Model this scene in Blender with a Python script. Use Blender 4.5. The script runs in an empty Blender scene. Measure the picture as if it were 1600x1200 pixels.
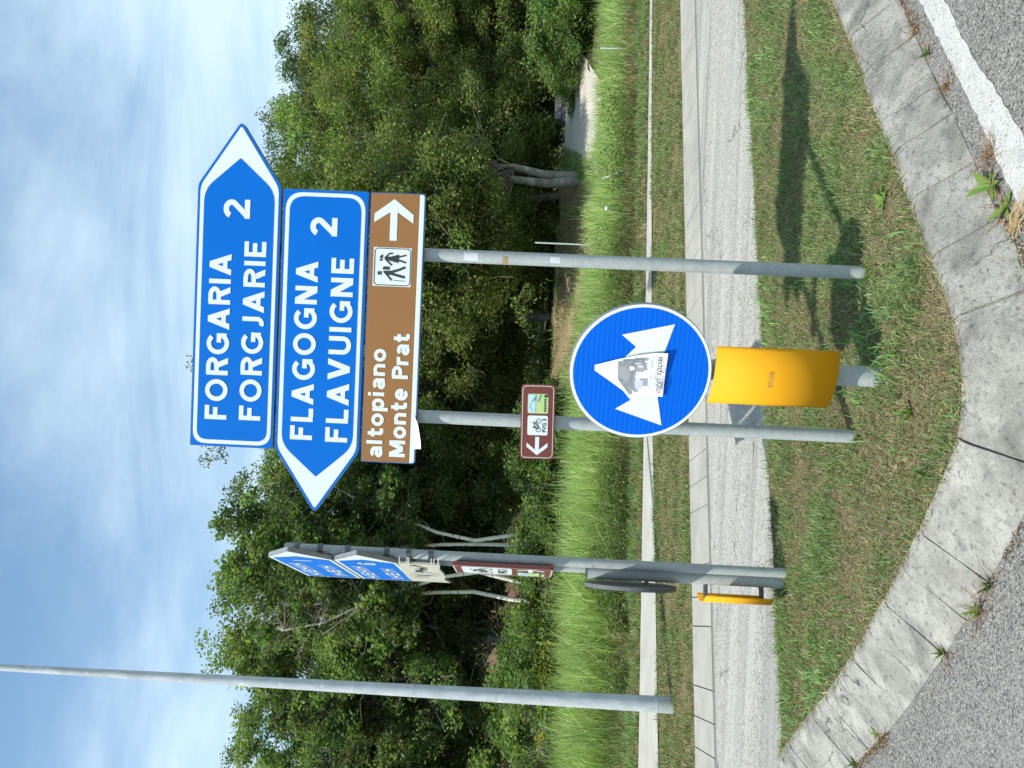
import bpy, math, random
import numpy as np
from mathutils import Vector, Matrix

sc = bpy.context.scene
COL = sc.collection
R_ = math.radians

# ------------------------------------------------------------------ camera
CAM_H, PITCH, ROLL, FOC = 1.60, R_(1.46), R_(2.6), 1180.0
_R = Vector((1, 0, 0)); _U = Vector((0, -math.sin(PITCH), math.cos(PITCH))); _F = Vector((0, math.cos(PITCH), math.sin(PITCH)))
_Rc = _R * math.cos(ROLL) + _U * math.sin(ROLL)
_Uc = _U * math.cos(ROLL) - _R * math.sin(ROLL)
cam = bpy.data.cameras.new('camera'); cam.sensor_fit = 'HORIZONTAL'; cam.sensor_width = 36
cam.lens = 36 * FOC / 1600; cam.clip_start = 0.05; cam.clip_end = 2000
camo = bpy.data.objects.new('camera', cam); COL.objects.link(camo)
# the phone was held upright but the photograph is stored on its side: camera x = world down, camera y = world right
M = Matrix((-_Uc, _Rc, -_F)).transposed().to_4x4(); M.translation = Vector((0, 0, CAM_H))
camo.matrix_world = M
sc.camera = camo

# ------------------------------------------------------------------ sun, sky, exposure
SUN_FROM = Vector((-0.46, -0.42, 1.0)).normalized()
EL = math.asin(SUN_FROM.z); AZ = math.atan2(SUN_FROM.x, SUN_FROM.y)
sun = bpy.data.lights.new('sun', 'SUN'); sun.energy = 4.6; sun.angle = R_(0.53); sun.color = (1.0, 0.955, 0.88)
suno = bpy.data.objects.new('sun', sun); COL.objects.link(suno)
suno.rotation_euler = SUN_FROM.to_track_quat('Z', 'Y').to_euler()

sc.view_settings.view_transform = 'Standard'; sc.view_settings.look = 'None'
sc.view_settings.gamma = 1; sc.view_settings.use_curve_mapping = False
sc.view_settings.exposure = 0.28

world = bpy.data.worlds.new('World'); sc.world = world; world.use_nodes = True
wn = world.node_tree.nodes; wl = world.node_tree.links; wn.clear()
def N(nodes, t, **k):
    n = nodes.new(t)
    for a, b in k.items():
        if a in n.inputs: n.inputs[a].default_value = b
        else: setattr(n, a, b)
    return n
def mth(nodes, links, op, a, b=None, clamp=False):
    n = nodes.new('ShaderNodeMath'); n.operation = op; n.use_clamp = clamp
    for i, v in enumerate((a, b)):
        if v is None: continue
        if isinstance(v, (int, float)): n.inputs[i].default_value = v
        else: links.new(v, n.inputs[i])
    return n.outputs[0]
sky = wn.new('ShaderNodeTexSky'); sky.sky_type = 'NISHITA'; sky.sun_disc = False
sky.sun_elevation = EL; sky.sun_rotation = AZ; sky.air_density = 1.1; sky.dust_density = 0.6; sky.ozone_density = 1.5
tc = wn.new('ShaderNodeTexCoord'); sep = wn.new('ShaderNodeSeparateXYZ'); wl.new(tc.outputs['Generated'], sep.inputs[0])
zz = mth(wn, wl, 'MAXIMUM', mth(wn, wl, 'ADD', sep.outputs[2], 0.10), 0.06)
px_ = mth(wn, wl, 'DIVIDE', sep.outputs[0], zz); py_ = mth(wn, wl, 'DIVIDE', sep.outputs[1], zz)
cmb = wn.new('ShaderNodeCombineXYZ'); wl.new(px_, cmb.inputs[0]); wl.new(py_, cmb.inputs[1])
mp = wn.new('ShaderNodeMapping'); wl.new(cmb.outputs[0], mp.inputs[0])
mp.inputs['Rotation'].default_value = (0, 0, R_(52)); mp.inputs['Scale'].default_value = (0.42, 0.95, 1); mp.inputs['Location'].default_value = (3.1, 1.7, 0)
n1 = N(wn, 'ShaderNodeTexNoise', Scale=0.62, Detail=7.0, Roughness=0.48, Distortion=0.9); wl.new(mp.outputs[0], n1.inputs[0])
mp2 = wn.new('ShaderNodeMapping'); wl.new(cmb.outputs[0], mp2.inputs[0])
mp2.inputs['Rotation'].default_value = (0, 0, R_(30)); mp2.inputs['Scale'].default_value = (0.48, 1.3, 1); mp2.inputs['Location'].default_value = (7.3, 0.4, 0)
n2 = N(wn, 'ShaderNodeTexNoise', Scale=1.5, Detail=8.0, Roughness=0.6, Distortion=0.4); wl.new(mp2.outputs[0], n2.inputs[0])
csum = mth(wn, wl, 'ADD', mth(wn, wl, 'MULTIPLY', n1.outputs[0], 0.66), mth(wn, wl, 'MULTIPLY', n2.outputs[0], 0.34))
mr = wn.new('ShaderNodeMapRange'); mr.interpolation_type = 'SMOOTHSTEP'
mr.inputs['From Min'].default_value = 0.385; mr.inputs['From Max'].default_value = 0.575; wl.new(csum, mr.inputs[0])
low = wn.new('ShaderNodeMapRange'); low.interpolation_type = 'SMOOTHSTEP'; low.inputs['From Min'].default_value = 0.62; low.inputs['From Max'].default_value = 0.12
low.inputs['To Min'].default_value = 0.0; low.inputs['To Max'].default_value = 0.32; wl.new(sep.outputs[2], low.inputs[0])
fac = mth(wn, wl, 'MULTIPLY', mth(wn, wl, 'ADD', mr.outputs[0], low.outputs[0], True), 0.90)
mixc = wn.new('ShaderNodeMix'); mixc.data_type = 'RGBA'
tn = wn.new('ShaderNodeMix'); tn.data_type = 'RGBA'; tn.blend_type = 'MULTIPLY'; tn.inputs['Factor'].default_value = 1; tn.inputs['B'].default_value = (1.08, 1.25, 1.20, 1)
wl.new(sky.outputs[0], tn.inputs['A']); wl.new(fac, mixc.inputs['Factor']); wl.new(tn.outputs['Result'], mixc.inputs['A']); mixc.inputs['B'].default_value = (4.75, 6.0, 6.9, 1)
bg = wn.new('ShaderNodeBackground'); bg.inputs['Strength'].default_value = 0.142
wo = wn.new('ShaderNodeOutputWorld'); wl.new(mixc.outputs['Result'], bg.inputs[0]); wl.new(bg.outputs[0], wo.inputs[0])

sc.cycles.max_bounces = 6; sc.cycles.transparent_max_bounces = 6; sc.cycles.transmission_bounces = 3
sc.cycles.use_denoising = True

# ------------------------------------------------------------------ materials
def mat(name, c1, c2=None, scale=8.0, rough=0.7, bump=0.0, bscale=60.0, metal=0.0, spec=0.4, contrast=(0.35, 0.65), detail=6.0, stretch=None, coat=0.0):
    m = bpy.data.materials.new(name); m.use_nodes = True; nt = m.node_tree; n = nt.nodes; l = nt.links
    b = n['Principled BSDF']; b.inputs['Roughness'].default_value = rough; b.inputs['Metallic'].default_value = metal
    b.inputs['Specular IOR Level'].default_value = spec
    b.inputs['Coat Weight'].default_value = coat; b.inputs['Coat Roughness'].default_value = 0.15
    t = n.new('ShaderNodeTexCoord'); vec = t.outputs['Object']
    if stretch:
        q = n.new('ShaderNodeMapping'); q.inputs['Rotation'].default_value = (0, 0, stretch[0]); q.inputs['Scale'].default_value = stretch[1]
        l.new(vec, q.inputs[0]); vec = q.outputs[0]
    if c2 is None: c2 = tuple(x * 0.86 for x in c1)
    no = N(n, 'ShaderNodeTexNoise', Scale=scale, Detail=detail, Roughness=0.6); l.new(vec, no.inputs[0])
    cr = n.new('ShaderNodeValToRGB'); cr.color_ramp.elements[0].position = contrast[0]; cr.color_ramp.elements[1].position = contrast[1]
    cr.color_ramp.elements[0].color = (*c1, 1); cr.color_ramp.elements[1].color = (*c2, 1)
    l.new(no.outputs[0], cr.inputs[0]); l.new(cr.outputs[0], b.inputs['Base Color'])
    if bump:
        nb = N(n, 'ShaderNodeTexNoise', Scale=bscale, Detail=4.0); l.new(t.outputs['Object'], nb.inputs[0])
        bp = N(n, 'ShaderNodeBump', Strength=bump, Distance=0.01); l.new(nb.outputs[0], bp.inputs['Height']); l.new(bp.outputs[0], b.inputs['Normal'])
    m['ramp'] = 1
    return m

def over(m, c, scale, lo, hi, amount=1.0, vor=False, stretch=None, detail=5.0, seed=0.0):
    """lays a second, noise-shaped colour (stains, specks, wear) over a material's base colour"""
    nt = m.node_tree; n = nt.nodes; l = nt.links; b = n['Principled BSDF']
    src = b.inputs['Base Color'].links[0].from_socket
    t = n.new('ShaderNodeTexCoord'); q = n.new('ShaderNodeMapping'); l.new(t.outputs['Object'], q.inputs[0])
    q.inputs['Location'].default_value = (seed, seed * 1.7, seed * 0.3)
    if stretch: q.inputs['Rotation'].default_value = (0, 0, stretch[0]); q.inputs['Scale'].default_value = stretch[1]
    if vor:
        x = n.new('ShaderNodeTexVoronoi'); x.inputs['Scale'].default_value = scale; s2 = n.new('ShaderNodeSeparateColor')
        l.new(q.outputs[0], x.inputs['Vector']); l.new(x.outputs['Color'], s2.inputs[0]); o = s2.outputs[0]
    else:
        x = N(n, 'ShaderNodeTexNoise', Scale=scale, Detail=detail, Roughness=0.62); l.new(q.outputs[0], x.inputs[0]); o = x.outputs[0]
    r = n.new('ShaderNodeMapRange'); r.inputs['From Min'].default_value = lo; r.inputs['From Max'].default_value = hi; r.inputs['To Max'].default_value = amount
    l.new(o, r.inputs[0])
    mx = n.new('ShaderNodeMix'); mx.data_type = 'RGBA'; l.new(r.outputs[0], mx.inputs['Factor']); l.new(src, mx.inputs['A']); mx.inputs['B'].default_value = (*c, 1)
    l.new(mx.outputs['Result'], b.inputs['Base Color'])
    return m

def leafmat(name, trans=0.50, rough=0.55, spec=0.25):
    m = bpy.data.materials.new(name); m.use_nodes = True; nt = m.node_tree; n = nt.nodes; l = nt.links
    b = n['Principled BSDF']; b.inputs['Roughness'].default_value = rough; b.inputs['Specular IOR Level'].default_value = spec
    a = n.new('ShaderNodeAttribute'); a.attribute_name = 'tint'; l.new(a.outputs['Color'], b.inputs['Base Color'])
    if trans > 0:
        tr = n.new('ShaderNodeBsdfTranslucent'); mu = n.new('ShaderNodeMix'); mu.data_type = 'RGBA'; mu.blend_type = 'MULTIPLY'; mu.inputs['Factor'].default_value = 1
        l.new(a.outputs['Color'], mu.inputs['A']); mu.inputs['B'].default_value = (1.35, 1.5, 0.55, 1); l.new(mu.outputs['Result'], tr.inputs[0])
        mx = n.new('ShaderNodeMixShader'); mx.inputs[0].default_value = trans
        l.new(b.outputs[0], mx.inputs[1]); l.new(tr.outputs[0], mx.inputs[2]); l.new(mx.outputs[0], n['Material Output'].inputs[0])
    return m

RD = (math.cos(R_(17.4)), math.sin(R_(17.4)))          # direction of the road
NR = (-RD[1], RD[0])
def rq(s, q): return (s * RD[0] + q * NR[0], s * RD[1] + q * NR[1])
ROT = -R_(17.4)

M_galv = over(over(mat('galvanised_steel', (0.33, 0.362, 0.36), (0.40, 0.435, 0.43), 30, 0.55, 0.03, 90, 0.0, 0.4), (0.60, 0.63, 0.63), 22, 0.66, 0.74, 0.6), (0.27, 0.29, 0.29), 9, 0.60, 0.75, 0.35, seed=3)
M_galv_lamp = over(mat('galvanised_lamp_steel', (0.36, 0.40, 0.42), (0.50, 0.54, 0.56), 14, 0.55, 0.03, 90, 0.0, 0.4, stretch=(0, (1, 1, 0.4))), (0.62, 0.66, 0.66), 9, 0.60, 0.70, 0.75)
M_rust = mat('rust_stain', (0.36, 0.20, 0.09), (0.30, 0.27, 0.22), 60, 0.8)
M_alu = mat('aluminium_sheet', (0.36, 0.37, 0.38), (0.29, 0.30, 0.31), 20, 0.45, 0, 1, 0.5)
M_dalu = mat('grey_paint_baked_shade', (0.10, 0.11, 0.115), (0.13, 0.14, 0.145), 20, 0.6, 0, 1, 0, 0.3)  # grey paint of the edge-on disc, darkened to bake in its back's shade
M_clamp = mat('clamp_steel', (0.10, 0.11, 0.12), (0.16, 0.17, 0.18), 40, 0.5, 0, 1, 0.5)
M_blue = over(mat('blue_sign_film', (0.0, 0.150, 0.60), (0.0, 0.140, 0.57), 3, 0.5, 0, 1, 0, 0.12), (0.10, 0.26, 0.66), 7, 0.74, 0.80, 0.5)
M_rim = mat('blue_sign_rim', (0.02, 0.13, 0.42), (0.05, 0.12, 0.28), 30, 0.5)
M_white = over(mat('white_sign_film', (0.72, 0.78, 0.77), (0.69, 0.755, 0.745), 3, 0.38), (0.60, 0.66, 0.62), 5, 0.62, 0.8, 0.3)
M_brown = over(mat('brown_sign_film', (0.315, 0.155, 0.056), (0.29, 0.145, 0.052), 3, 0.5, 0, 1, 0, 0.2), (0.30, 0.14, 0.06), 2.2, 0.5, 0.8, 0.4)
M_maroon = mat('maroon_sign_film', (0.18, 0.045, 0.035), (0.16, 0.045, 0.04), 3, 0.4)
M_pink = mat('faded_border_film', (0.72, 0.60, 0.56), None, 3, 0.45)
M_cream = over(mat('weathered_cream_film', (0.52, 0.50, 0.40), (0.46, 0.45, 0.37), 9, 0.6), (0.30, 0.29, 0.22), 6, 0.58, 0.72, 0.6)
M_dark = mat('dark_print', (0.035, 0.04, 0.045), None, 3, 0.5)
M_grey = mat('grey_print', (0.33, 0.34, 0.36), (0.20, 0.21, 0.23), 60, 0.6)
M_lgrey = mat('pale_grey_print', (0.62, 0.64, 0.67), (0.54, 0.56, 0.60), 40, 0.6)
M_paper = mat('paper', (0.84, 0.85, 0.87), (0.78, 0.79, 0.82), 12, 0.8)
M_stamp = mat('faded_stamp_print', (0.50, 0.30, 0.06), (0.40, 0.26, 0.09), 60, 0.7)
M_script = mat('faint_script_print', (0.38, 0.38, 0.40), None, 3, 0.6)
M_lblue = mat('pale_blue_print', (0.50, 0.72, 0.78), None, 3, 0.5)
M_lgreen = mat('pale_green_print', (0.52, 0.66, 0.28), (0.42, 0.58, 0.25), 60, 0.5)
M_mblue = mat('mid_blue_print', (0.12, 0.30, 0.45), None, 3, 0.5)
M_yellow = over(over(mat('yellow_reflective_film', (0.78, 0.365, 0.012), (0.74, 0.34, 0.012), 5, 0.62, 0, 1, 0, 0.15), (0.30, 0.20, 0.06), 38, 0.70, 0.78, 0.6), (0.62, 0.30, 0.02), 3.5, 0.55, 0.8, 0.25)

# blue film with the honeycomb rows of retroreflective sheeting (fine horizontal bands)
def banded(name, c1, c2):
    m = bpy.data.materials.new(name); m.use_nodes = True; nt = m.node_tree; n = nt.nodes; l = nt.links; b = n['Principled BSDF']
    b.inputs['Roughness'].default_value = 0.5; b.inputs['Specular IOR Level'].default_value = 0.12
    t = n.new('ShaderNodeTexCoord'); w = n.new('ShaderNodeTexWave'); w.wave_type = 'BANDS'; w.bands_direction = 'Z'
    w.inputs['Scale'].default_value = 15.5; w.inputs['Distortion'].default_value = 1.6; w.inputs['Detail'].default_value = 1
    w.inputs['Detail Scale'].default_value = 0.4
    l.new(t.outputs['Object'], w.inputs[0])
    x = n.new('ShaderNodeMix'); x.data_type = 'RGBA'; l.new(w.outputs['Fac'], x.inputs['Factor']); x.inputs['A'].default_value = (*c1, 1); x.inputs['B'].default_value = (*c2, 1)
    l.new(x.outputs['Result'], b.inputs['Base Color']); return m
M_bblue = banded('banded_blue_film', (0.0, 0.098, 0.56), (0.0, 0.128, 0.68))
M_bwhite = banded('banded_white_film', (0.66, 0.72, 0.64), (0.70, 0.74, 0.73))

M_conc = mat('kerb_concrete', (0.25, 0.243, 0.212), (0.385, 0.376, 0.330), 6, 0.9, 0.6, 150, 0, 0.2, (0.38, 0.62))
over(M_conc, (0.17, 0.168, 0.15), 230, 0.50, 0.64, 0.65); over(M_conc, (0.48, 0.47, 0.42), 70, 0.60, 0.72, 0.5, seed=14); over(M_conc, (0.085, 0.085, 0.078), 5.0, 0.48, 0.68, 0.62, seed=5, stretch=(R_(-20), (1.0, 2.4, 1)), detail=12); over(M_conc, (0.06, 0.06, 0.062), 55, 0.54, 0.70, 0.75, stretch=(R_(-50), (0.8, 1.3, 1)), seed=9, detail=9)
M_gut = mat('gutter_concrete', (0.29, 0.28, 0.245), (0.36, 0.35, 0.305), 3, 0.9, 0.3, 90, 0, 0.2)
over(M_gut, (0.22, 0.22, 0.205), 1.6, 0.5, 0.72, 0.6, seed=4); over(M_gut, (0.22, 0.21, 0.20), 120, 0.6, 0.7, 0.5)
M_path = mat('path_concrete', (0.41, 0.40, 0.35), (0.34, 0.33, 0.29), 2.5, 0.9, 0.3, 70, 0, 0.2)
over(M_path, (0.25, 0.24, 0.22), 60, 0.58, 0.72, 0.5)
def asphalt(name, dark, mid, light, vs, nscale, bs=0.4):
    m = mat(name, mid, tuple(x * 1.12 for x in mid), nscale, 0.92, 0.0, 1, 0, 0.25)
    over(m, light, vs, 0.45, 1.0, 0.85, vor=True); over(m, dark, vs * 0.8, 0.62, 0.9, 0.85, vor=True, seed=3.3); over(m, dark, vs * 1.7, 0.56, 0.66, 0.6, seed=1.0)
    nt = m.node_tree; n = nt.nodes; l = nt.links; t = n.new('ShaderNodeTexCoord'); v = n.new('ShaderNodeTexVoronoi'); v.inputs['Scale'].default_value = vs
    l.new(t.outputs['Object'], v.inputs['Vector']); bp = N(n, 'ShaderNodeBump', Strength=bs, Distance=0.003); bp.invert = True
    l.new(v.outputs['Distance'], bp.inputs['Height']); l.new(bp.outputs[0], n['Principled BSDF'].inputs['Normal']); return m
M_asph = asphalt('coarse_asphalt', (0.035, 0.034, 0.032), (0.150, 0.146, 0.134), (0.37, 0.36, 0.325), 200, 3, 0.3)
over(M_asph, (0.27, 0.265, 0.25), 0.9, 0.45, 0.75, 0.3, seed=2)
M_road = asphalt('bleached_asphalt', (0.12, 0.115, 0.10), (0.31, 0.30, 0.265), (0.50, 0.485, 0.435), 130, 3, 0.2)
over(M_road, (0.17, 0.17, 0.165), 0.9, 0.50, 0.66, 0.55, stretch=(ROT, (0.12, 3.4, 1)), seed=6); over(M_road, (0.44, 0.43, 0.40), 1.3, 0.52, 0.68, 0.5, stretch=(ROT, (0.1, 3.0, 1)), seed=11)
def cracks(m, c, scale, wdt, amount, stretch):
    nt = m.node_tree; n = nt.nodes; l = nt.links; b = n['Principled BSDF']; src = b.inputs['Base Color'].links[0].from_socket
    t = n.new('ShaderNodeTexCoord'); q = n.new('ShaderNodeMapping'); l.new(t.outputs['Object'], q.inputs[0]); q.inputs['Rotation'].default_value = (0, 0, stretch[0]); q.inputs['Scale'].default_value = stretch[1]
    no = N(n, 'ShaderNodeTexNoise', Scale=5.0, Detail=5.0); l.new(q.outputs[0], no.inputs[0]); ad = n.new('ShaderNodeMix'); ad.data_type = 'RGBA'; ad.blend_type = 'LINEAR_LIGHT'; ad.inputs['Factor'].default_value = 0.12
    l.new(q.outputs[0], ad.inputs['A']); l.new(no.outputs['Color'], ad.inputs['B'])
    v = n.new('ShaderNodeTexVoronoi'); v.feature = 'DISTANCE_TO_EDGE'; v.inputs['Scale'].default_value = scale; l.new(ad.outputs['Result'], v.inputs['Vector'])
    r_ = n.new('ShaderNodeMapRange'); r_.inputs['From Min'].default_value = wdt; r_.inputs['From Max'].default_value = wdt * .3; r_.inputs['To Max'].default_value = amount; l.new(v.outputs['Distance'], r_.inputs[0])
    g2 = N(n, 'ShaderNodeTexNoise', Scale=1.7, Detail=2.0); l.new(t.outputs['Object'], g2.inputs[0]); mm = n.new('ShaderNodeMapRange'); mm.inputs['From Min'].default_value = .48; mm.inputs['From Max'].default_value = .56; l.new(g2.outputs[0], mm.inputs[0])
    fx = mth(n, l, 'MULTIPLY', r_.outputs[0], mm.outputs[0])
    mx = n.new('ShaderNodeMix'); mx.data_type = 'RGBA'; l.new(fx, mx.inputs['Factor']); l.new(src, mx.inputs['A']); mx.inputs['B'].default_value = (*c, 1); l.new(mx.outputs['Result'], b.inputs['Base Color'])
cracks(M_road, (0.07, 0.065, 0.06), 1.5, 0.012, 0.75, (ROT, (0.8, 1.3, 1)))
cracks(M_conc, (0.05, 0.05, 0.045), 2.3, 0.008, 0.8, (0, (1, 1, 1)))
M_paint = over(over(mat('white_road_paint', (0.50, 0.50, 0.47), (0.42, 0.42, 0.395), 12, 0.85, 0.5, 120, 0, 0.2), (0.22, 0.22, 0.21), 110, 0.50, 0.64, 0.75), (0.26, 0.26, 0.25), 7, 0.62, 0.72, 0.75, seed=2)
M_crack = mat('crack_filler', (0.17, 0.165, 0.145), (0.22, 0.21, 0.18), 20, 0.95)
M_thatch = over(mat('thatch_soil', (0.15, 0.12, 0.070), (0.11, 0.12, 0.05), 7, 0.95, 1.0, 60, 0, 0.1), (0.24, 0.19, 0.11), 26, 0.55, 0.7, 0.8)
M_verge = over(mat('verge_turf', (0.12, 0.14, 0.05), (0.16, 0.14, 0.075), 2.4, 0.95, 1.0, 50, 0, 0.1), (0.16, 0.12, 0.065), 14, 0.56, 0.72, 0.7)
M_ground = over(mat('meadow_floor', (0.06, 0.08, 0.028), (0.085, 0.085, 0.04), 0.7, 0.95, 1.0, 12, 0, 0.1), (0.10, 0.078, 0.045), 2.3, 0.5, 0.7, 0.7)
M_tan = over(mat('dry_earth', (0.27, 0.21, 0.125), (0.20, 0.155, 0.09), 2, 0.95, 0.6, 14, 0, 0.1), (0.14, 0.13, 0.05), 3.5, 0.55, 0.7, 0.7)
M_bank = over(mat('bare_bank_earth', (0.13, 0.075, 0.045), (0.18, 0.12, 0.075), 3, 0.95, 1.0, 9, 0, 0.1), (0.045, 0.05, 0.02), 2.0, 0.5, 0.65, 0.8)
M_gravelroad = mat('pale_gravel', (0.50, 0.47, 0.41), (0.42, 0.39, 0.34), 2, 0.95, 0.4, 30, 0, 0.1)
M_stone = over(mat('grey_stone', (0.17, 0.165, 0.17), (0.26, 0.25, 0.25), 3, 0.9, 1.0, 8), (0.05, 0.06, 0.04), 4, 0.5, 0.7, 0.7)
M_bark = over(mat('grey_bark', (0.13, 0.12, 0.10), (0.27, 0.26, 0.23), 3, 0.9, 0.8, 30, 0, 0.15), (0.40, 0.40, 0.36), 5, 0.55, 0.68, 0.6)
M_birch = over(mat('pale_birch_bark', (0.78, 0.74, 0.62), (0.66, 0.62, 0.52), 5, 0.85, 0.4, 20, 0, 0.2), (0.05, 0.045, 0.035), 6, 0.60, 0.66, 0.85, stretch=(0, (0.6, 0.6, 2.2)))
M_leaf = leafmat('leaf'); M_grass = leafmat('grass_blade', 0.3, 0.6, 0.2); M_dry = leafmat('dry_litter', 0.0, 0.9, 0.1)
M_teal = mat('teal_sheet', (0.05, 0.24, 0.23), (0.03, 0.16, 0.16), 2, 0.6)
M_wood = mat('weathered_wood', (0.50, 0.44, 0.34), (0.38, 0.33, 0.26), 12, 0.85)
M_wire = mat('dark_green_wire', (0.02, 0.035, 0.025), None, 3, 0.6)
M_pstake = mat('pale_metal_stake', (0.55, 0.62, 0.60), None, 8, 0.5)

# ------------------------------------------------------------------ mesh helpers
def tag(o, label=None, cat=None, group=None, kind=None):
    if label: o['label'] = label
    if cat: o['category'] = cat
    if group: o['group'] = group
    if kind: o['kind'] = kind
    return o
def empty(name, loc, rz=0.0):
    o = bpy.data.objects.new(name, None); COL.objects.link(o); o.location = loc; o.rotation_euler = (0, 0, rz); o.empty_display_size = 0.1; return o
def link(name, me, m=None, parent=None):
    o = bpy.data.objects.new(name, me); COL.objects.link(o)
    if m is not None and not me.materials: me.materials.append(m)
    if parent: o.parent = parent
    return o
class MB:
    def __init__(s): s.v = []; s.f = []
    def add(s, vs, fs):
        b = len(s.v); s.v += [tuple(x) for x in vs]; s.f += [tuple(i + b for i in f) for f in fs]; return s
    def box(s, x0, x1, y0, y1, z0, z1):
        return s.add([(x0, y0, z0), (x1, y0, z0), (x1, y1, z0), (x0, y1, z0), (x0, y0, z1), (x1, y0, z1), (x1, y1, z1), (x0, y1, z1)],
                     [(0, 3, 2, 1), (4, 5, 6, 7), (0, 1, 5, 4), (1, 2, 6, 5), (2, 3, 7, 6), (3, 0, 4, 7)])
    def tube(s, pts, rad, n=12, caps=True):
        pts = [Vector(p) for p in pts]
        if isinstance(rad, (int, float)): rad = [rad] * len(pts)
        vs = []; prev = None
        for i, p in enumerate(pts):
            d = (pts[min(i + 1, len(pts) - 1)] - pts[max(i - 1, 0)])
            d = d.normalized() if d.length > 1e-9 else Vector((0, 0, 1))
            a = prev - d * prev.dot(d) if prev is not None else (Vector((1, 0, 0)) if abs(d.x) < 0.9 else Vector((0, 1, 0))) - d * d.dot(Vector((1, 0, 0)) if abs(d.x) < 0.9 else Vector((0, 1, 0)))
            a.normalize(); prev = a; b = d.cross(a)
            for k in range(n):
                t = 2 * math.pi * k / n; vs.append(p + (a * math.cos(t) + b * math.sin(t)) * rad[i])
        fs = [(i * n + k, i * n + (k + 1) % n, (i + 1) * n + (k + 1) % n, (i + 1) * n + k) for i in range(len(pts) - 1) for k in range(n)]
        if caps:
            m0 = len(vs); vs += vs[:n] + vs[(len(pts) - 1) * n:len(pts) * n]; fs += [tuple(range(m0, m0 + n))[::-1], tuple(range(m0 + n, m0 + 2 * n))]
        return s.add(vs, fs)
    def sheet(s, poly, y):                         # flat polygon in local x,z at local y (facing -y)
        return s.add([(a, y, b) for a, b in poly], [tuple(range(len(poly)))])
    def prism(s, poly, y0, y1):                    # polygon in x,z extruded along y
        n = len(poly)
        return s.add([(a, y0, b) for a, b in poly] + [(a, y1, b) for a, b in poly], [tuple(range(n)), tuple(range(2 * n - 1, n - 1, -1))] + [(i, i + n, (i + 1) % n + n, (i + 1) % n) for i in range(n)])
    def flat(s, poly, z): return s.add([(a, b, z) for a, b in poly], [tuple(range(len(poly)))])
    def mesh(s, name, smooth=False):
        me = bpy.data.meshes.new(name); me.from_pydata(s.v, [], s.f); me.update()
        if smooth: me.polygons.foreach_set('use_smooth', [True] * len(me.polygons))
        return me
    def build(s, name, m, parent=None, smooth=False): return link(name, s.mesh(name, smooth), m, parent)

def rrect(x0, x1, z0, z1, r, seg=6):
    o = []
    for cx, cz, a in ((x1 - r, z1 - r, 0), (x0 + r, z1 - r, 90), (x0 + r, z0 + r, 180), (x1 - r, z0 + r, 270)):
        for k in range(seg + 1):
            t = R_(a + 90 * k / seg); o.append((cx + r * math.cos(t), cz + r * math.sin(t)))
    return o
def fillet(poly, rads, seg=6):
    """rounds polygon corners"""
    o = []; n = len(poly)
    for i in range(n):
        r = rads[i]; p = Vector(poly[i]); a = Vector(poly[i - 1]); b = Vector(poly[(i + 1) % n])
        if r <= 0: o.append(tuple(p)); continue
        da = (a - p).normalized(); db = (b - p).normalized(); p0 = p + da * r; p1 = p + db * r
        for k in range(seg + 1):
            t = k / seg; q = p0 * (1 - t) ** 2 + p * 2 * t * (1 - t) + p1 * t * t; o.append(tuple(q))
    return o

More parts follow.
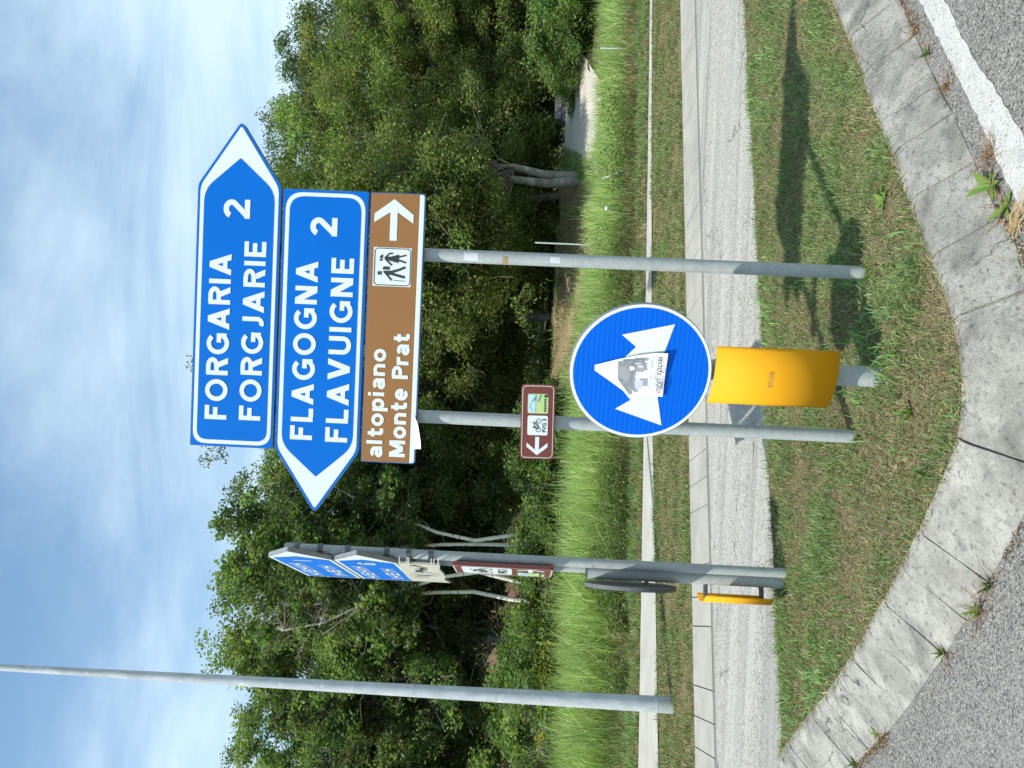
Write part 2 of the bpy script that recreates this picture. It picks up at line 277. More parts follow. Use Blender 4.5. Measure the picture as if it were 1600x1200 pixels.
# ---- letters: each glyph is a set of strokes, x advance; cap height 1
T = 0.185; h = T / 2
def arc(cx, cy, rx, ry, a0, a1, n=14):
    return [(cx + rx * math.cos(R_(a0 + (a1 - a0) * k / n)), cy + ry * math.sin(R_(a0 + (a1 - a0) * k / n))) for k in range(n + 1)]
def P(*p): return ('p', list(p))
def D(x0, y0, x1, y1, w=0.105): return ('d', (x0, y0, x1, y1, w))
X = 0.74                                            # x-height
GL = {
 'F': (0.58, [P((h, 0), (h, 1)), P((0, 1 - h), (0.58, 1 - h)), P((0, 0.52), (0.50, 0.52))]),
 'E': (0.60, [P((h, 0), (h, 1)), P((0, 1 - h), (0.60, 1 - h)), P((0, 0.52), (0.54, 0.52)), P((0, h), (0.60, h))]),
 'L': (0.55, [P((h, 0), (h, 1)), P((0, h), (0.55, h))]),
 'I': (T, [P((h, 0), (h, 1))]),
 'H': (0.68, [P((h, 0), (h, 1)), P((0.68 - h, 0), (0.68 - h, 1)), P((h, 0.5), (0.6, 0.5))]),
 'O': (0.90, [P(*arc(0.45, 0.5, 0.45 - h, 0.5 - h + 0.01, 0, 360, 30))]),
 'G': (0.86, [P(*arc(0.45, 0.5, 0.45 - h, 0.5 - h + 0.01, 42, 330, 26)), P((0.86 - h, 0.10), (0.86 - h, 0.53)), P((0.48, 0.46), (0.86, 0.46))]),
 'R': (0.68, [P((h, 0), (h, 1)), P((h, 1 - h), (0.38, 1 - h), *arc(0.38, 0.72, 0.27 - 0.02, 0.28 - h, 90, -90, 10), (h, 0.535 - 0.01)), D(0.40, 0.50, 0.60, 0)]),
 'P': (0.64, [P((h, 0), (h, 1)), P((h, 1 - h), (0.36, 1 - h), *arc(0.36, 0.70, 0.24, 0.30 - h, 90, -90, 10), (h, 0.495))]),
 'A': (0.84, [D(0.105, 0, 0.42, 1), D(0.735, 0, 0.42, 1), P((0.2, 0.28), (0.64, 0.28))]),
 'V': (0.82, [D(0.105, 1, 0.41, 0), D(0.715, 1, 0.41, 0)]),
 'N': (0.74, [P((h, 0), (h, 1)), P((0.74 - h, 0), (0.74 - h, 1)), D(0.12, 1, 0.62, 0, 0.12)]),
 'M': (0.90, [P((h, 0), (h, 1)), P((0.90 - h, 0), (0.90 - h, 1)), D(0.12, 1, 0.45, 0.12, 0.11), D(0.78, 1, 0.45, 0.12, 0.11)]),
 'U': (0.72, [P((h, 1), (h, 0.34), *arc(0.36, 0.34, 0.36 - h, 0.34 - h, 180, 360, 12)[1:], (0.72 - h, 1))]),
 'J': (0.46, [P((0.46 - h, 1), (0.46 - h, 0.28), *arc(0.19, 0.28, 0.27 - h, 0.28 - h, 0, -120, 10)[1:])]),
 '2': (0.62, [P(*arc(0.31, 0.70, 0.31 - h, 0.30 - h, 165, -40, 16), (0.12, 0.14)), P((0, h), (0.62, h))]),
 'a': (0.58, [P(*arc(0.28, X - 0.26, 0.20, 0.26 - h, 150, 0, 10), (0.48, 0)), P(*arc(0.27, 0.22, 0.27 - h, 0.22 - h + 0.01, 0, 360, 20)), P((0.27, 0.36), (0.5, 0.36))]),
 'l': (0.24, [P((h, 1.04), (h, 0.0))]),
 't': (0.46, [P((0.20, 0.98), (0.20, 0.16), (0.26, h), (0.46, h)), P((0.02, X - h), (0.44, X - h))]),
 'o': (0.66, [P(*arc(0.33, X / 2, 0.33 - h, X / 2 - h + 0.01, 0, 360, 24))]),
 'p': (0.66, [P((h, X), (h, -0.27)), P(*arc(0.36, X / 2, 0.30 - h, X / 2 - h + 0.01, 0, 360, 24))]),
 'i': (0.24, [P((h + 0.01, 0), (h + 0.01, X)), P((h + 0.01, 0.86), (h + 0.01, 1.05))]),
 'n': (0.62, [P((h, 0), (h, X)), P((h, 0.42), *arc(0.31, X - 0.30, 0.31 - h, 0.30 - h, 165, 0, 10), (0.62 - h, 0))]),
 'e': (0.64, [P(*arc(0.32, X / 2, 0.32 - h, X / 2 - h + 0.01, 0, 318, 22)), P((0.10, X / 2), (0.62, X / 2))]),
 'r': (0.42, [P((h, 0), (h, X)), P((h, 0.40), *arc(0.34, X - 0.28, 0.25, 0.28 - h, 165, 85, 6), (0.44, X - h))]),
 ' ': (0.30, []),
}
def stroke(mb, pts, w, y):
    L = []; pts = [p for i, p in enumerate(pts) if i == 0 or (Vector(p) - Vector(pts[i - 1])).length > 1e-7]
    for i, p in enumerate(pts):
        p = Vector(p)
        if i == 0: d = (Vector(pts[1]) - p).normalized(); nn = Vector((-d.y, d.x)); k = 1
        elif i == len(pts) - 1: d = (p - Vector(pts[i - 1])).normalized(); nn = Vector((-d.y, d.x)); k = 1
        else:
            d0 = (p - Vector(pts[i - 1])).normalized(); d1 = (Vector(pts[i + 1]) - p).normalized()
            n0 = Vector((-d0.y, d0.x)); n1_ = Vector((-d1.y, d1.x)); nn = (n0 + n1_); nn = nn.normalized() if nn.length > 1e-6 else n0; k = min(2.0, 1 / max(0.3, nn.dot(n0)))
        L.append((p + nn * w * k, p - nn * w * k))
    closed = (Vector(pts[0]) - Vector(pts[-1])).length < 1e-6
    if closed:
        a = (Vector(pts[1]) - Vector(pts[-2])).normalized(); nn = Vector((-a.y, a.x)); L[0] = L[-1] = (Vector(pts[0]) + nn * w, Vector(pts[0]) - nn * w)
    vs = [(q.x, y, q.y) for ab in L for q in ab]
    mb.add(vs, [(2 * i + 1, 2 * i + 3, 2 * i + 2, 2 * i) for i in range(len(pts) - 1)])
def letters(root, m, *a, **k):
    return text(None, *a, root=root, m=m, **k)
def text(mb, s, x0, x1, z0, cap, y, gap=0.17, bold=1.12, root=None, m=None):
    """writes s between local x0 and x1 (width fitted), baseline z0, at local y"""
    W = sum(GL[c][0] for c in s) + gap * (len(s) - 1); kx = (x1 - x0) / W
    x = 0; lay = 0
    for c in s:
        adv, st = GL[c]; st_mb = mb if mb is not None else MB()
        for kind, d in st:
            yy = y - 0.00025 * (lay % 4); lay += 1
            if kind == 'p': stroke(st_mb, [(x0 + (x + a) * kx, z0 + b * cap) for a, b in d], h * cap * bold, yy)
            else:
                ax, ay, bx, by, w = d; w *= kx / cap if False else 1
                w *= bold; st_mb.add([(x0 + (x + ax - w) * kx, yy, z0 + ay * cap), (x0 + (x + ax + w) * kx, yy, z0 + ay * cap), (x0 + (x + bx + w) * kx, yy, z0 + by * cap), (x0 + (x + bx - w) * kx, yy, z0 + by * cap)], [(0, 1, 2, 3)])
        if mb is None and st: st_mb.build('letter', m, root)
        x += adv + gap
def fonttext(s, x0, x1, zb, y, m, parent, name='lettering', bold=0.012, slant=0.0, flip=False):
    c = bpy.data.curves.new('t', 'FONT'); c.body = s; c.offset = bold; c.shear = slant; c.resolution_u = 3
    o = bpy.data.objects.new('t', c); me = bpy.data.meshes.new_from_object(o)
    co = np.zeros(len(me.vertices) * 3); me.vertices.foreach_get('co', co); co = co.reshape(-1, 3)
    k = (x1 - x0) / (co[:, 0].max() - co[:, 0].min())
    nc = np.stack([x0 + (co[:, 0] - co[:, 0].min()) * k, np.full(len(co), y), zb + co[:, 1] * k], 1)
    me.vertices.foreach_set('co', nc.ravel()); me.update(); me.materials.clear(); me.name = name
    bpy.data.objects.remove(o); bpy.data.curves.remove(c)
    o = link(name, me, m, parent); o['kind'] = 'stuff'; return o

# ---- numpy clouds of blades and leaves
def np_mesh(name, V, F, tint):
    me = bpy.data.meshes.new(name); nv = len(V); nf, k = F.shape
    me.vertices.add(nv); me.vertices.foreach_set('co', V.astype(np.float32).ravel())
    me.loops.add(nf * k); me.loops.foreach_set('vertex_index', F.astype(np.int32).ravel())
    me.polygons.add(nf); me.polygons.foreach_set('loop_start', np.arange(0, nf * k, k, dtype=np.int32)); me.polygons.foreach_set('loop_total', np.full(nf, k, dtype=np.int32))
    me.update(calc_edges=True)
    a = me.color_attributes.new('tint', 'FLOAT_COLOR', 'POINT'); c = np.ones((nv, 4), np.float32); c[:, :3] = tint; a.data.foreach_set('color', c.ravel())
    return me
def palette(rng, n, cols, wts, jit=0.18):
    cols = np.array(cols); i = rng.choice(len(cols), n, p=np.array(wts) / sum(wts)); c = cols[i]
    return c * (1 + rng.normal(0, jit, (n, 1))).clip(0.45, 1.7) * (1 + rng.normal(0, 0.06, (n, 3)))
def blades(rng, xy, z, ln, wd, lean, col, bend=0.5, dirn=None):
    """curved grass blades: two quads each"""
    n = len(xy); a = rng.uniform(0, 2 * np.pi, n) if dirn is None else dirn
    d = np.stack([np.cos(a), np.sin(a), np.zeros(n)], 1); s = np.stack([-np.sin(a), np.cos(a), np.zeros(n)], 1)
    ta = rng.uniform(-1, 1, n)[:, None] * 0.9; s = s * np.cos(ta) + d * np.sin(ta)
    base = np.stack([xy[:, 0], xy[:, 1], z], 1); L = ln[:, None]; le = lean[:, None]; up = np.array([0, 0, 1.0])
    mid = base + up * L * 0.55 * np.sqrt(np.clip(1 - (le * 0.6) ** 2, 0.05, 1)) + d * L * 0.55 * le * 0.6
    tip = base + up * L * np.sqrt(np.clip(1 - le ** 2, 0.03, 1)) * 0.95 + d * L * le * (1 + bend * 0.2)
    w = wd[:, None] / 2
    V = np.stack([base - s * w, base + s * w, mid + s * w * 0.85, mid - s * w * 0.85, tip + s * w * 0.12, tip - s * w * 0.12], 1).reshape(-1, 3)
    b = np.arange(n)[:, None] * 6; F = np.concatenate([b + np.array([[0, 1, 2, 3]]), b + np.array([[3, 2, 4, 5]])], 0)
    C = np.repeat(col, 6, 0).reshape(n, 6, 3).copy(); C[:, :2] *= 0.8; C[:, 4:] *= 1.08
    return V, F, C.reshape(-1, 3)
def leaves(rng, cen, nrm_up, size, col, asp=0.55):
    """leaf = a folded rhombus"""
    n = len(cen); nz = rng.normal(0, 1, (n, 3)); nz[:, 2] = np.abs(nz[:, 2]) * 0.6 + nrm_up; nz /= np.linalg.norm(nz, axis=1)[:, None]
    t = rng.normal(0, 1, (n, 3)); t -= nz * (t * nz).sum(1)[:, None]; t /= np.linalg.norm(t, axis=1)[:, None]; b = np.cross(nz, t)
    s = size[:, None]
    V = np.stack([cen - t * s * 0.5, cen + b * s * asp * 0.5 + nz * s * 0.08, cen + t * s * 0.5, cen - b * s * asp * 0.5 + nz * s * 0.08], 1).reshape(-1, 3)
    F = np.arange(n)[:, None] * 4 + np.array([[0, 1, 2, 3]])
    return V, F, np.repeat(col, 4, 0)
def in_poly(xy, poly):
    x, y = xy[:, 0], xy[:, 1]; ins = np.zeros(len(xy), bool); n = len(poly)
    for i in range(n):
        x0, y0 = poly[i]; x1, y1 = poly[(i + 1) % n]
        if y0 == y1: continue
        c = ((y0 > y) != (y1 > y)) & (x < (x1 - x0) * (y - y0) / (y1 - y0) + x0); ins ^= c
    return ins
def scatter(rng, poly, n):
    p = np.array(poly); lo, hi = p.min(0), p.max(0); out = np.zeros((0, 2))
    while len(out) < n:
        q = rng.uniform(lo, hi, (n * 2, 2)); out = np.concatenate([out, q[in_poly(q, poly)]])
    return out[:n]
def fnoise(xy, s, seed=0):
    r = np.random.default_rng(seed + 77); v = np.zeros(len(xy))
    for k in range(9):
        a = r.uniform(0, 2 * np.pi); f = s * r.uniform(0.6, 2.4); ph = r.uniform(0, 6.28)
        v += np.sin((xy[:, 0] * np.cos(a) + xy[:, 1] * np.sin(a)) * f + ph + 0.8 * np.sin(xy[:, 0] * f * 0.7 + k))
    return v / 4.5
def S(a, b, x): t = np.clip((np.asarray(x, float) - a) / (b - a), 0, 1); return t * t * (3 - 2 * t)

# ================================================================== GROUND
def terrain(x, y):
    x = np.asarray(x, float); y = np.asarray(y, float)
    z = -0.03 + S(19, 33, y + 0.3 * x) * 4.6 * S(-2.5, -11, x) + S(55, 110, y) * 7 + S(-30, -90, x) * 4
    return z + S(16, 22, y) * 0.12 * np.sin(x * 0.9) * np.cos(y * 0.7)
gx = np.concatenate([np.linspace(-420, -34, 14), np.linspace(-30, 30, 81), np.linspace(34, 420, 14)])
gy = np.concatenate([np.linspace(-120, 8, 8), np.linspace(9, 70, 80), np.linspace(75, 600, 22)])
XX, YY = np.meshgrid(gx, gy); ZZ = terrain(XX, YY)
V = np.stack([XX, YY, ZZ], -1).reshape(-1, 3); nxg = len(gx); nyg = len(gy)
F = np.array([[j * nxg + i, j * nxg + i + 1, (j + 1) * nxg + i + 1, (j + 1) * nxg + i] for j in range(nyg - 1) for i in range(nxg - 1)])
g = link('ground', np_mesh('ground', V, F, np.ones((len(V), 3)) * 0.1), M_ground); tag(g, kind='structure')

def qpoly(s0, s1, q0, q1): return [rq(s0, q0), rq(s1, q0), rq(s1, q1), rq(s0, q1)]
o = MB().flat([rq(-25, 6.62), rq(-25, 4.45), rq(60, 4.45), rq(60, 6.62)][::-1], 0.0).build('road', M_road); tag(o, kind='structure')
o = MB().flat([rq(-25, 4.45), rq(60, 4.45), rq(60, -30), rq(-25, -30)][::-1], -0.004).build('asphalt_forecourt', M_asph); tag(o, kind='structure')
# kerb gutter: slabs along the far side of the slip road
gut = empty('gutter_kerb', (0, 0, 0)); tag(gut, kind='structure')
MB().flat(qpoly(-25, 60, 6.60, 7.24), 0.001).build('joint_filler', M_crack, gut)
rg = random.Random(4)
s = -6.0; slabs = [0.25, 0.25, 0.5, 0.25, 0.27, 0.5, 0.25, 0.25]; k = 0
while s < 12.5:
    L = slabs[k % 8]; k += 1
    d = rg.uniform(-0.0015, 0.0015)
    mb = MB()
    for i0, (q0, z0, q1, z1) in enumerate([(6.635, 0.010, 7.14, 0.030), (7.14, 0.030, 7.225, 0.036)]):
        a = [(*rq(s + 0.005, q0), z0 + d), (*rq(s + L - 0.005, q0), z0 + d), (*rq(s + L - 0.005, q1), z1 + d), (*rq(s + 0.005, q1), z1 + d)]
        lo = [(x, y, -0.03) for x, y, z in a]; mb.add(a + lo, [(0, 1, 2, 3), (0, 4, 5, 1), (1, 5, 6, 2), (2, 6, 7, 3), (3, 7, 4, 0)])
    mb.build('gutter_slab', M_gut, gut); s += L
for a, b in ((-25, -6.0), (s, 60)):
    MB().flat(qpoly(a, b, 6.635, 7.225), 0.02).build('gutter_run', M_gut, gut)
# verge between gutter and path, path, ground beyond
PN = [(-14, 3.6), (-9, 6.0), (-4.063, 8.187), (-2.1, 8.93), (0.084, 9.794), (2.9, 10.62), (5.86, 11.389), (14, 13.6), (30, 18.2)]
PF = [(-14, 6.9), (-9, 8.35), (-4.724, 9.49), (-2.2, 9.98), (0.085, 10.44), (3.0, 11.02), (6.003, 11.66), (14, 13.95), (30, 18.6)]
vp = [rq(-22, 7.235)] + [rq(x, 7.235) for x in np.linspace(-15, 45, 20)] + [(40, 21.0)] + PN[::-1]
o = MB().flat(vp, 0.03).build('verge', M_verge); tag(o, kind='structure')
mb = MB(); nP = len(PN)
mb.add([(x, y, 0.045) for x, y in PN] + [(x, y, 0.045) for x, y in PF], [(i, i + 1, nP + i + 1, nP + i) for i in range(nP - 1)])
o = mb.build('path', M_path); tag(o, kind='structure')
mb = MB(); mb.add([(x, y + 0.01, 0.03) for x, y in PF] + [(x - 1, 14.5 + 0.2 * max(x, 0), 0.03) for x, y in PF], [(i, i + 1, nP + i + 1, nP + i) for i in range(nP - 1)])
o = mb.build('mown_margin', M_verge); tag(o, kind='structure')
def slope_sheet(name, m, near, far, nx=26, ny=8, amp=.05):
    """near / far: (x0, x1, y, z); a gently bumpy slope with its own front face"""
    vs = []
    for j in range(ny + 1):
        t = j / ny
        for i in range(nx + 1):
            k = i / nx; x = (near[0] * (1 - t) + far[0] * t) * (1 - k) + (near[1] * (1 - t) + far[1] * t) * k
            y = near[2] * (1 - t) + far[2] * t + .12 * math.sin(x * 2.1); z = near[3] * (1 - t) + far[3] * t + amp * (math.sin(x * 3.3 + j) + math.sin(x * 7.1 - j * 1.7) * .5)
            vs.append((x, y, z))
    f0 = len(vs); vs += [(near[0] + (near[1] - near[0]) * i / nx, near[2] - .5, -.1) for i in range(nx + 1)]
    fs = [(j * (nx + 1) + i, j * (nx + 1) + i + 1, (j + 1) * (nx + 1) + i + 1, (j + 1) * (nx + 1) + i) for j in range(ny) for i in range(nx)] + [(f0 + i, f0 + i + 1, i + 1, i) for i in range(nx)]
    o = MB().add(vs, fs).build(name, m, smooth=True); tag(o, kind='structure')
slope_sheet('dry_earth_slope', M_tan, (0.0, 4.9, 18.2, .50), (-.3, 6.2, 21.6, 1.02))
slope_sheet('gravel_road', M_gravelroad, (4.75, 6.9, 16.9, .36), (6.6, 9.6, 21.0, .98), amp=.008)
slope_sheet('meadow_rise', M_ground, (6.95, 16, 17.2, .38), (9.7, 30, 21.3, 1.0))
slope_sheet('wood_floor', M_ground, (-.3, 6.1, 21.7, 1.0), (-2, 9, 60, 1.6), amp=.04)
def bank_patch(pts, name, m, dz=0.06):
    mb = MB(); n = 14
    (x0, y0), (x1, y1) = pts
    vs = []; 
    for j in range(n + 1):
        for i in range(n + 1):
            x = x0 + (x1 - x0) * i / n; y = y0 + (y1 - y0) * j / n; e = min(i, j, n - i, n - j)
            vs.append((x, y, float(terrain(x, y)) + (dz + 0.05 * math.sin(i * 2.1 + j)) * min(1, e / 2) - 0.03))
    mb.add(vs, [(j * (n + 1) + i, j * (n + 1) + i + 1, (j + 1) * (n + 1) + i + 1, (j + 1) * (n + 1) + i) for j in range(n) for i in range(n)])
    o = mb.build(name, m, smooth=True); tag(o, kind='structure')
bank_patch(((-16, 22), (-6.0, 31)), 'earth_bank', M_bank)

# ------------------------------------------------------------------ traffic island and its kerb
G = 0.13
INN = [(-1.975, 4.20), (-1.719, 3.947), (-1.368, 3.571), (-1.099, 3.322), (-0.841, 3.108), (-0.65, 2.967), (-0.476, 2.838), (-0.317, 2.72), (-0.172, 2.631), (-0.06, 2.59),
       (0.07, 2.593), (0.202, 2.63), (0.34, 2.692), (0.466, 2.786), (0.631, 2.912), (0.837, 3.053), (1.065, 3.208), (1.33, 3.412), (1.647, 3.611), (2.046, 3.919), (2.9, 4.56), (3.9, 5.30), (4.7, 5.90)]
def resample(pl, n):
    pl = [Vector(p) for p in pl]; d = [0]
    for a, b in zip(pl, pl[1:]): d.append(d[-1] + (b - a).length)
    def at(t):
        t = max(0, min(d[-1], t)); i = max(0, min(len(d) - 2, next((k for k in range(len(d) - 1) if d[k + 1] >= t), len(d) - 2)))
        return pl[i].lerp(pl[i + 1], (t - d[i]) / (d[i + 1] - d[i]))
    return at, d[-1]
# smooth the inner edge
pl = [Vector(p) for p in INN]
for _ in range(2):
    q = [pl[0]]
    for a, b in zip(pl, pl[1:]): q += [a * 0.75 + b * 0.25, a * 0.25 + b * 0.75]
    pl = q + [pl[-1]]
atp, LEN = resample(pl, 0)
def normal_at(t):
    d = (atp(t + 0.09) - atp(t - 0.09)).normalized(); return Vector((d.y, -d.x))
def kw(t):                                          # width of the sloping face
    return 0.242 - 0.030 * float(S(1.6, 3.4, t))
tcorner = min((atp(t / 50).y, t / 50) for t in range(int(LEN * 50)))[1]
joints = [0.0]
rg = random.Random(8)
while joints[-1] < LEN:
    t = joints[-1]; L = 0.205 if t < tcorner - 0.55 else (0.42 if t < tcorner + 0.1 else 0.30)
    joints.append(min(LEN, t + L * rg.uniform(0.94, 1.06)))
    if LEN - joints[-1] < 0.1: joints[-1] = LEN; break
kerb = empty('island_kerb', (0, 0, 0)); tag(kerb, kind='structure')
for a, b in zip(joints, joints[1:]):
    g_ = 0.0013 if a < tcorner - 0.55 else 0.004
    ns = 4 if b - a < 0.35 else 7; rings = []; d = rg.uniform(-0.002, 0.002)
    for i in range(ns + 1):
        t = a + g_ + (b - a - 2 * g_) * i / ns; p = atp(t); n = normal_at(t); w = kw(t)
        prof = [(-0.02, -0.05), (-0.02, G - 0.006), (-0.004, G + 0.014), (0.034, G + 0.012), (0.060, G - 0.004), (w * 0.60, G * 0.52), (w - 0.015, 0.014), (w, 0.003), (w, -0.05)]
        jj = [rg.uniform(-.0035, .0035) if 2 <= kk <= 7 else 0 for kk in range(len(prof))]; ej = 0.004 if i in (0, ns) else 0
        rings.append([(p.x + n.x * (u + jj[kk]), p.y + n.y * (u + jj[kk]), z + ((d + jj[kk] * .5 - ej * rg.random()) if z > 0 else 0)) for kk, (u, z) in enumerate(prof)])
    m_ = len(rings[0]); vs = [v for r in rings for v in r]
    fs = [(i * m_ + k, (i + 1) * m_ + k, (i + 1) * m_ + k + 1, i * m_ + k + 1) for i in range(ns) for k in range(m_ - 1)] + [tuple(range(m_)), tuple(ns * m_ + k for k in range(m_))[::-1]]
    MB().add(vs, fs).build('kerb_stone', M_conc, kerb)
mb = MB()                                            # dark bedding showing in the joints
rr = []
for i in range(91):
    t = LEN * i / 90; p = atp(t); n = normal_at(t); w = kw(t); rr.append([(p.x + n.x * u, p.y + n.y * u, z) for u, z in [(-0.015, G - 0.01), (0.050, G - 0.014), (w * .60, G * .52 - .014), (w - 0.02, 0.001), (w - 0.006, -0.006)]])
mb.add([v for r in rr for v in r], [(i * 5 + k, (i + 1) * 5 + k, (i + 1) * 5 + k + 1, i * 5 + k + 1) for i in range(90) for k in range(4)]); mb.build('joint_bedding', M_crack, kerb)
# island top
isl_edge = [tuple(atp(LEN * i / 80)) for i in range(81)]
isl_back = [rq(x, 4.57) for x in np.linspace(5.9, -0.65, 30)]
isl_poly = isl_edge + isl_back
o = MB().flat(isl_poly, G).build('island', M_thatch); tag(o, kind='structure')
mb = MB(); nb_ = len(isl_back)
mb.add([(x, y, G) for x, y in isl_back] + [(x + NR[0] * 0.05, y + NR[1] * 0.05, -0.01) for x, y in isl_back], [(i, i + 1, nb_ + i + 1, nb_ + i) for i in range(nb_ - 1)])
o = mb.build('island_back_edge', M_bank); tag(o, kind='structure')

# painted edge line following the kerb
LL = [(0.30, 2.16), (0.50, 2.27), (0.66, 2.42), (0.83, 2.60), (1.02, 2.76), (1.28, 2.94), (1.62, 3.15), (1.86, 3.33)]
def gnd_px(x, y, z=0.0):
    d = _F * FOC + _Rc * (600 - y) - _Uc * (x - 800); t = (z - CAM_H) / d.z; return (d.x * t, d.y * t)
La = [gnd_px(*p) for p in [(1437, 0), (1460, 50), (1500, 130), (1540, 210), (1570, 280), (1606, 350), (1640, 410), (1700, 500)]]
Lb = [gnd_px(*p) for p in [(1479, 0), (1497, 50), (1532, 110), (1562, 150), (1600, 215), (1650, 290), (1700, 350), (1780, 440)]]
La = [(La[0][0] + 3.0, La[0][1] + 2.25)] + La; Lb = [(Lb[0][0] + 3.0, Lb[0][1] + 2.25)] + Lb
def chaikin(pl, k=3):
    pl = [Vector(p) for p in pl]
    for _ in range(k):
        q = [pl[0]]
        for a, b in zip(pl, pl[1:]): q += [a * .75 + b * .25, a * .25 + b * .75]
        pl = q + [pl[-1]]
    return pl
La = chaikin(La); Lb = chaikin(Lb)
fa, la = resample(La, 0); fb, lb = resample(Lb, 0); rg = random.Random(3); vs = []; NN = 160
for i in range(NN + 1):
    a = fa(la * i / NN); b = fb(lb * i / NN); vs += [(a.x + rg.uniform(-.004, .004), a.y + rg.uniform(-.006, .006), -0.0015), (b.x + rg.uniform(-.004, .004), b.y + rg.uniform(-.006, .006), -0.0015)]
o = MB().add(vs, [(2 * i, 2 * i + 1, 2 * i + 3, 2 * i + 2) for i in range(NN)]).build('edge_line', M_paint); tag(o, kind='structure')

# ================================================================== SIGNS
def loc_frame(root): pass
def pole(root, x, y, z0, z1, r, name='pole', m=M_galv, cap=True):
    mb = MB().tube([(x, y, z0), (x, y, (z0 + z1) / 2), (x, y, z1)], r, 24); return mb.build(name, m, root, True)
def plate(root, outline, name, rim, t=0.022, lab=None):
    o = MB().prism(outline, 0.0, t).build(name, rim, root)
    if lab: o['label'] = lab
    return o
Y1, Y2, Y3, Y4 = -0.0012, -0.0024, -0.0036, -0.0048

base = Vector((-0.167, 3.454, G))
sp = empty('direction_signpost', base, math.atan2(-0.022, 0.738))
tag(sp, 'two grey poles carrying big blue FORGARIA and FLAGOGNA arrows and a brown altopiano sign', 'signpost')
PX = 0.738
for x, nm in ((PX, 'pole'), (0.0, 'pole')):
    p = pole(sp, x, 0.0, -0.05, 2.98, 0.030)
    MB().tube([(x, 0, 2.98), (x, 0, 2.992)], [0.032, 0.020], 20).build('pole_cap', M_dark, p)
for zc in (2.72, 2.93, 2.33, 2.54, 2.05, 2.17):
    for x in (0.0, PX):
        c_ = MB().tube([(x, 0, zc - 0.014), (x, 0, zc + 0.014)], 0.034, 20).build('clamp', M_clamp, sp); MB().box(x - 0.045, x + 0.045, -0.0345, -0.031, zc - 0.014, zc + 0.014).build('clamp_plate', M_clamp, c_)
FY = -0.058                                          # panels' front plane
def panel(root, outline, name, lab, rim, dy=FY):
    p = empty(name, (0, dy, 0)); p.parent = root
    return p
def sign_panel(root, outline, lab, rim, dy=FY, loc=(0, 0)):
    o = MB().prism(outline, 0.0, 0.024).build('sign_panel', rim, root); o.location = (loc[0], dy, loc[1]); o['label'] = lab; return o

# --- upper blue arrow, pointing right
zt, zb, xl, xr, tip = 3.010, 2.630, -0.175, 1.007, 1.296; zm = (zt + zb) / 2
p1 = sign_panel(sp, fillet([(xl, zb), (xr, zb), (tip, zm), (xr, zt), (xl, zt)], [.006, .02, .03, .02, .006], 5), 'blue arrow panel pointing right, FORGARIA FORGJARIE 2', M_rim)
MB().sheet(fillet([(xl + .004, zb + .004), (xr, zb + .004), (tip - .010, zm), (xr, zt - .004), (xl + .004, zt - .004)], [.006, .02, .02, .02, .006], 4), Y1 * 0.5).build('outer_margin', M_blue, p1)
MB().sheet(fillet([(xl + .012, zb + .012), (xr - .006, zb + .012), (tip - .024, zm), (xr - .006, zt - .012), (xl + .012, zt - .012)], [.06, .03, .012, .03, .06], 7), Y1).build('white_border', M_white, p1)
MB().sheet(fillet([(xl + .030, zb + .030), (xr - .022, zb + .030), (1.128, zm), (xr - .022, zt - .030), (xl + .030, zt - .030)], [.048, .055, .004, .055, .048], 7), Y2).build('blue_face', M_blue, p1)
letters(p1, M_white, 'FORGARIA', -0.052, 0.695, 2.8455, 0.099, Y3); letters(p1, M_white, 'FORGJARIE', -0.050, 0.757, 2.690, 0.097, Y3); letters(p1, M_white, '2', 0.858, 0.943, 2.770, 0.118, Y3)
# --- lower blue arrow, pointing left
zt, zb, xl, xr, tip = 2.620, 2.236, -0.172, 1.001, -0.461; zm = (zt + zb) / 2
p2 = sign_panel(sp, fillet([(xr, zb), (xr, zt), (xl, zt), (tip, zm), (xl, zb)], [.006, .006, .02, .03, .02], 5), 'blue arrow panel pointing left, FLAGOGNA FLAVUIGNE 2', M_rim)
MB().sheet(fillet([(xr - .004, zb + .004), (xr - .004, zt - .004), (xl, zt - .004), (tip + .010, zm), (xl, zb + .004)], [.006, .006, .02, .02, .02], 4), Y1 * 0.5).build('outer_margin', M_blue, p2)
MB().sheet(fillet([(xr - .014, zb + .012), (xr - .014, zt - .012), (xl + .006, zt - .012), (tip + .024, zm), (xl + .006, zb + .012)], [.08, .08, .03, .012, .03], 7), Y1).build('white_border', M_white, p2)
MB().sheet(fillet([(xr - .032, zb + .030), (xr - .032, zt - .030), (xl + .022, zt - .030), (-0.292, zm), (xl + .022, zb + .030)], [.068, .068, .055, .004, .055], 7), Y2).build('blue_face', M_blue, p2)
letters(p2, M_white, 'FLAGOGNA', -0.126, 0.678, 2.4505, 0.100, Y3); letters(p2, M_white, 'FLAVUIGNE', -0.130, 0.699, 2.290, 0.100, Y3); letters(p2, M_white, '2', 0.795, 0.877, 2.372, 0.120, Y3)
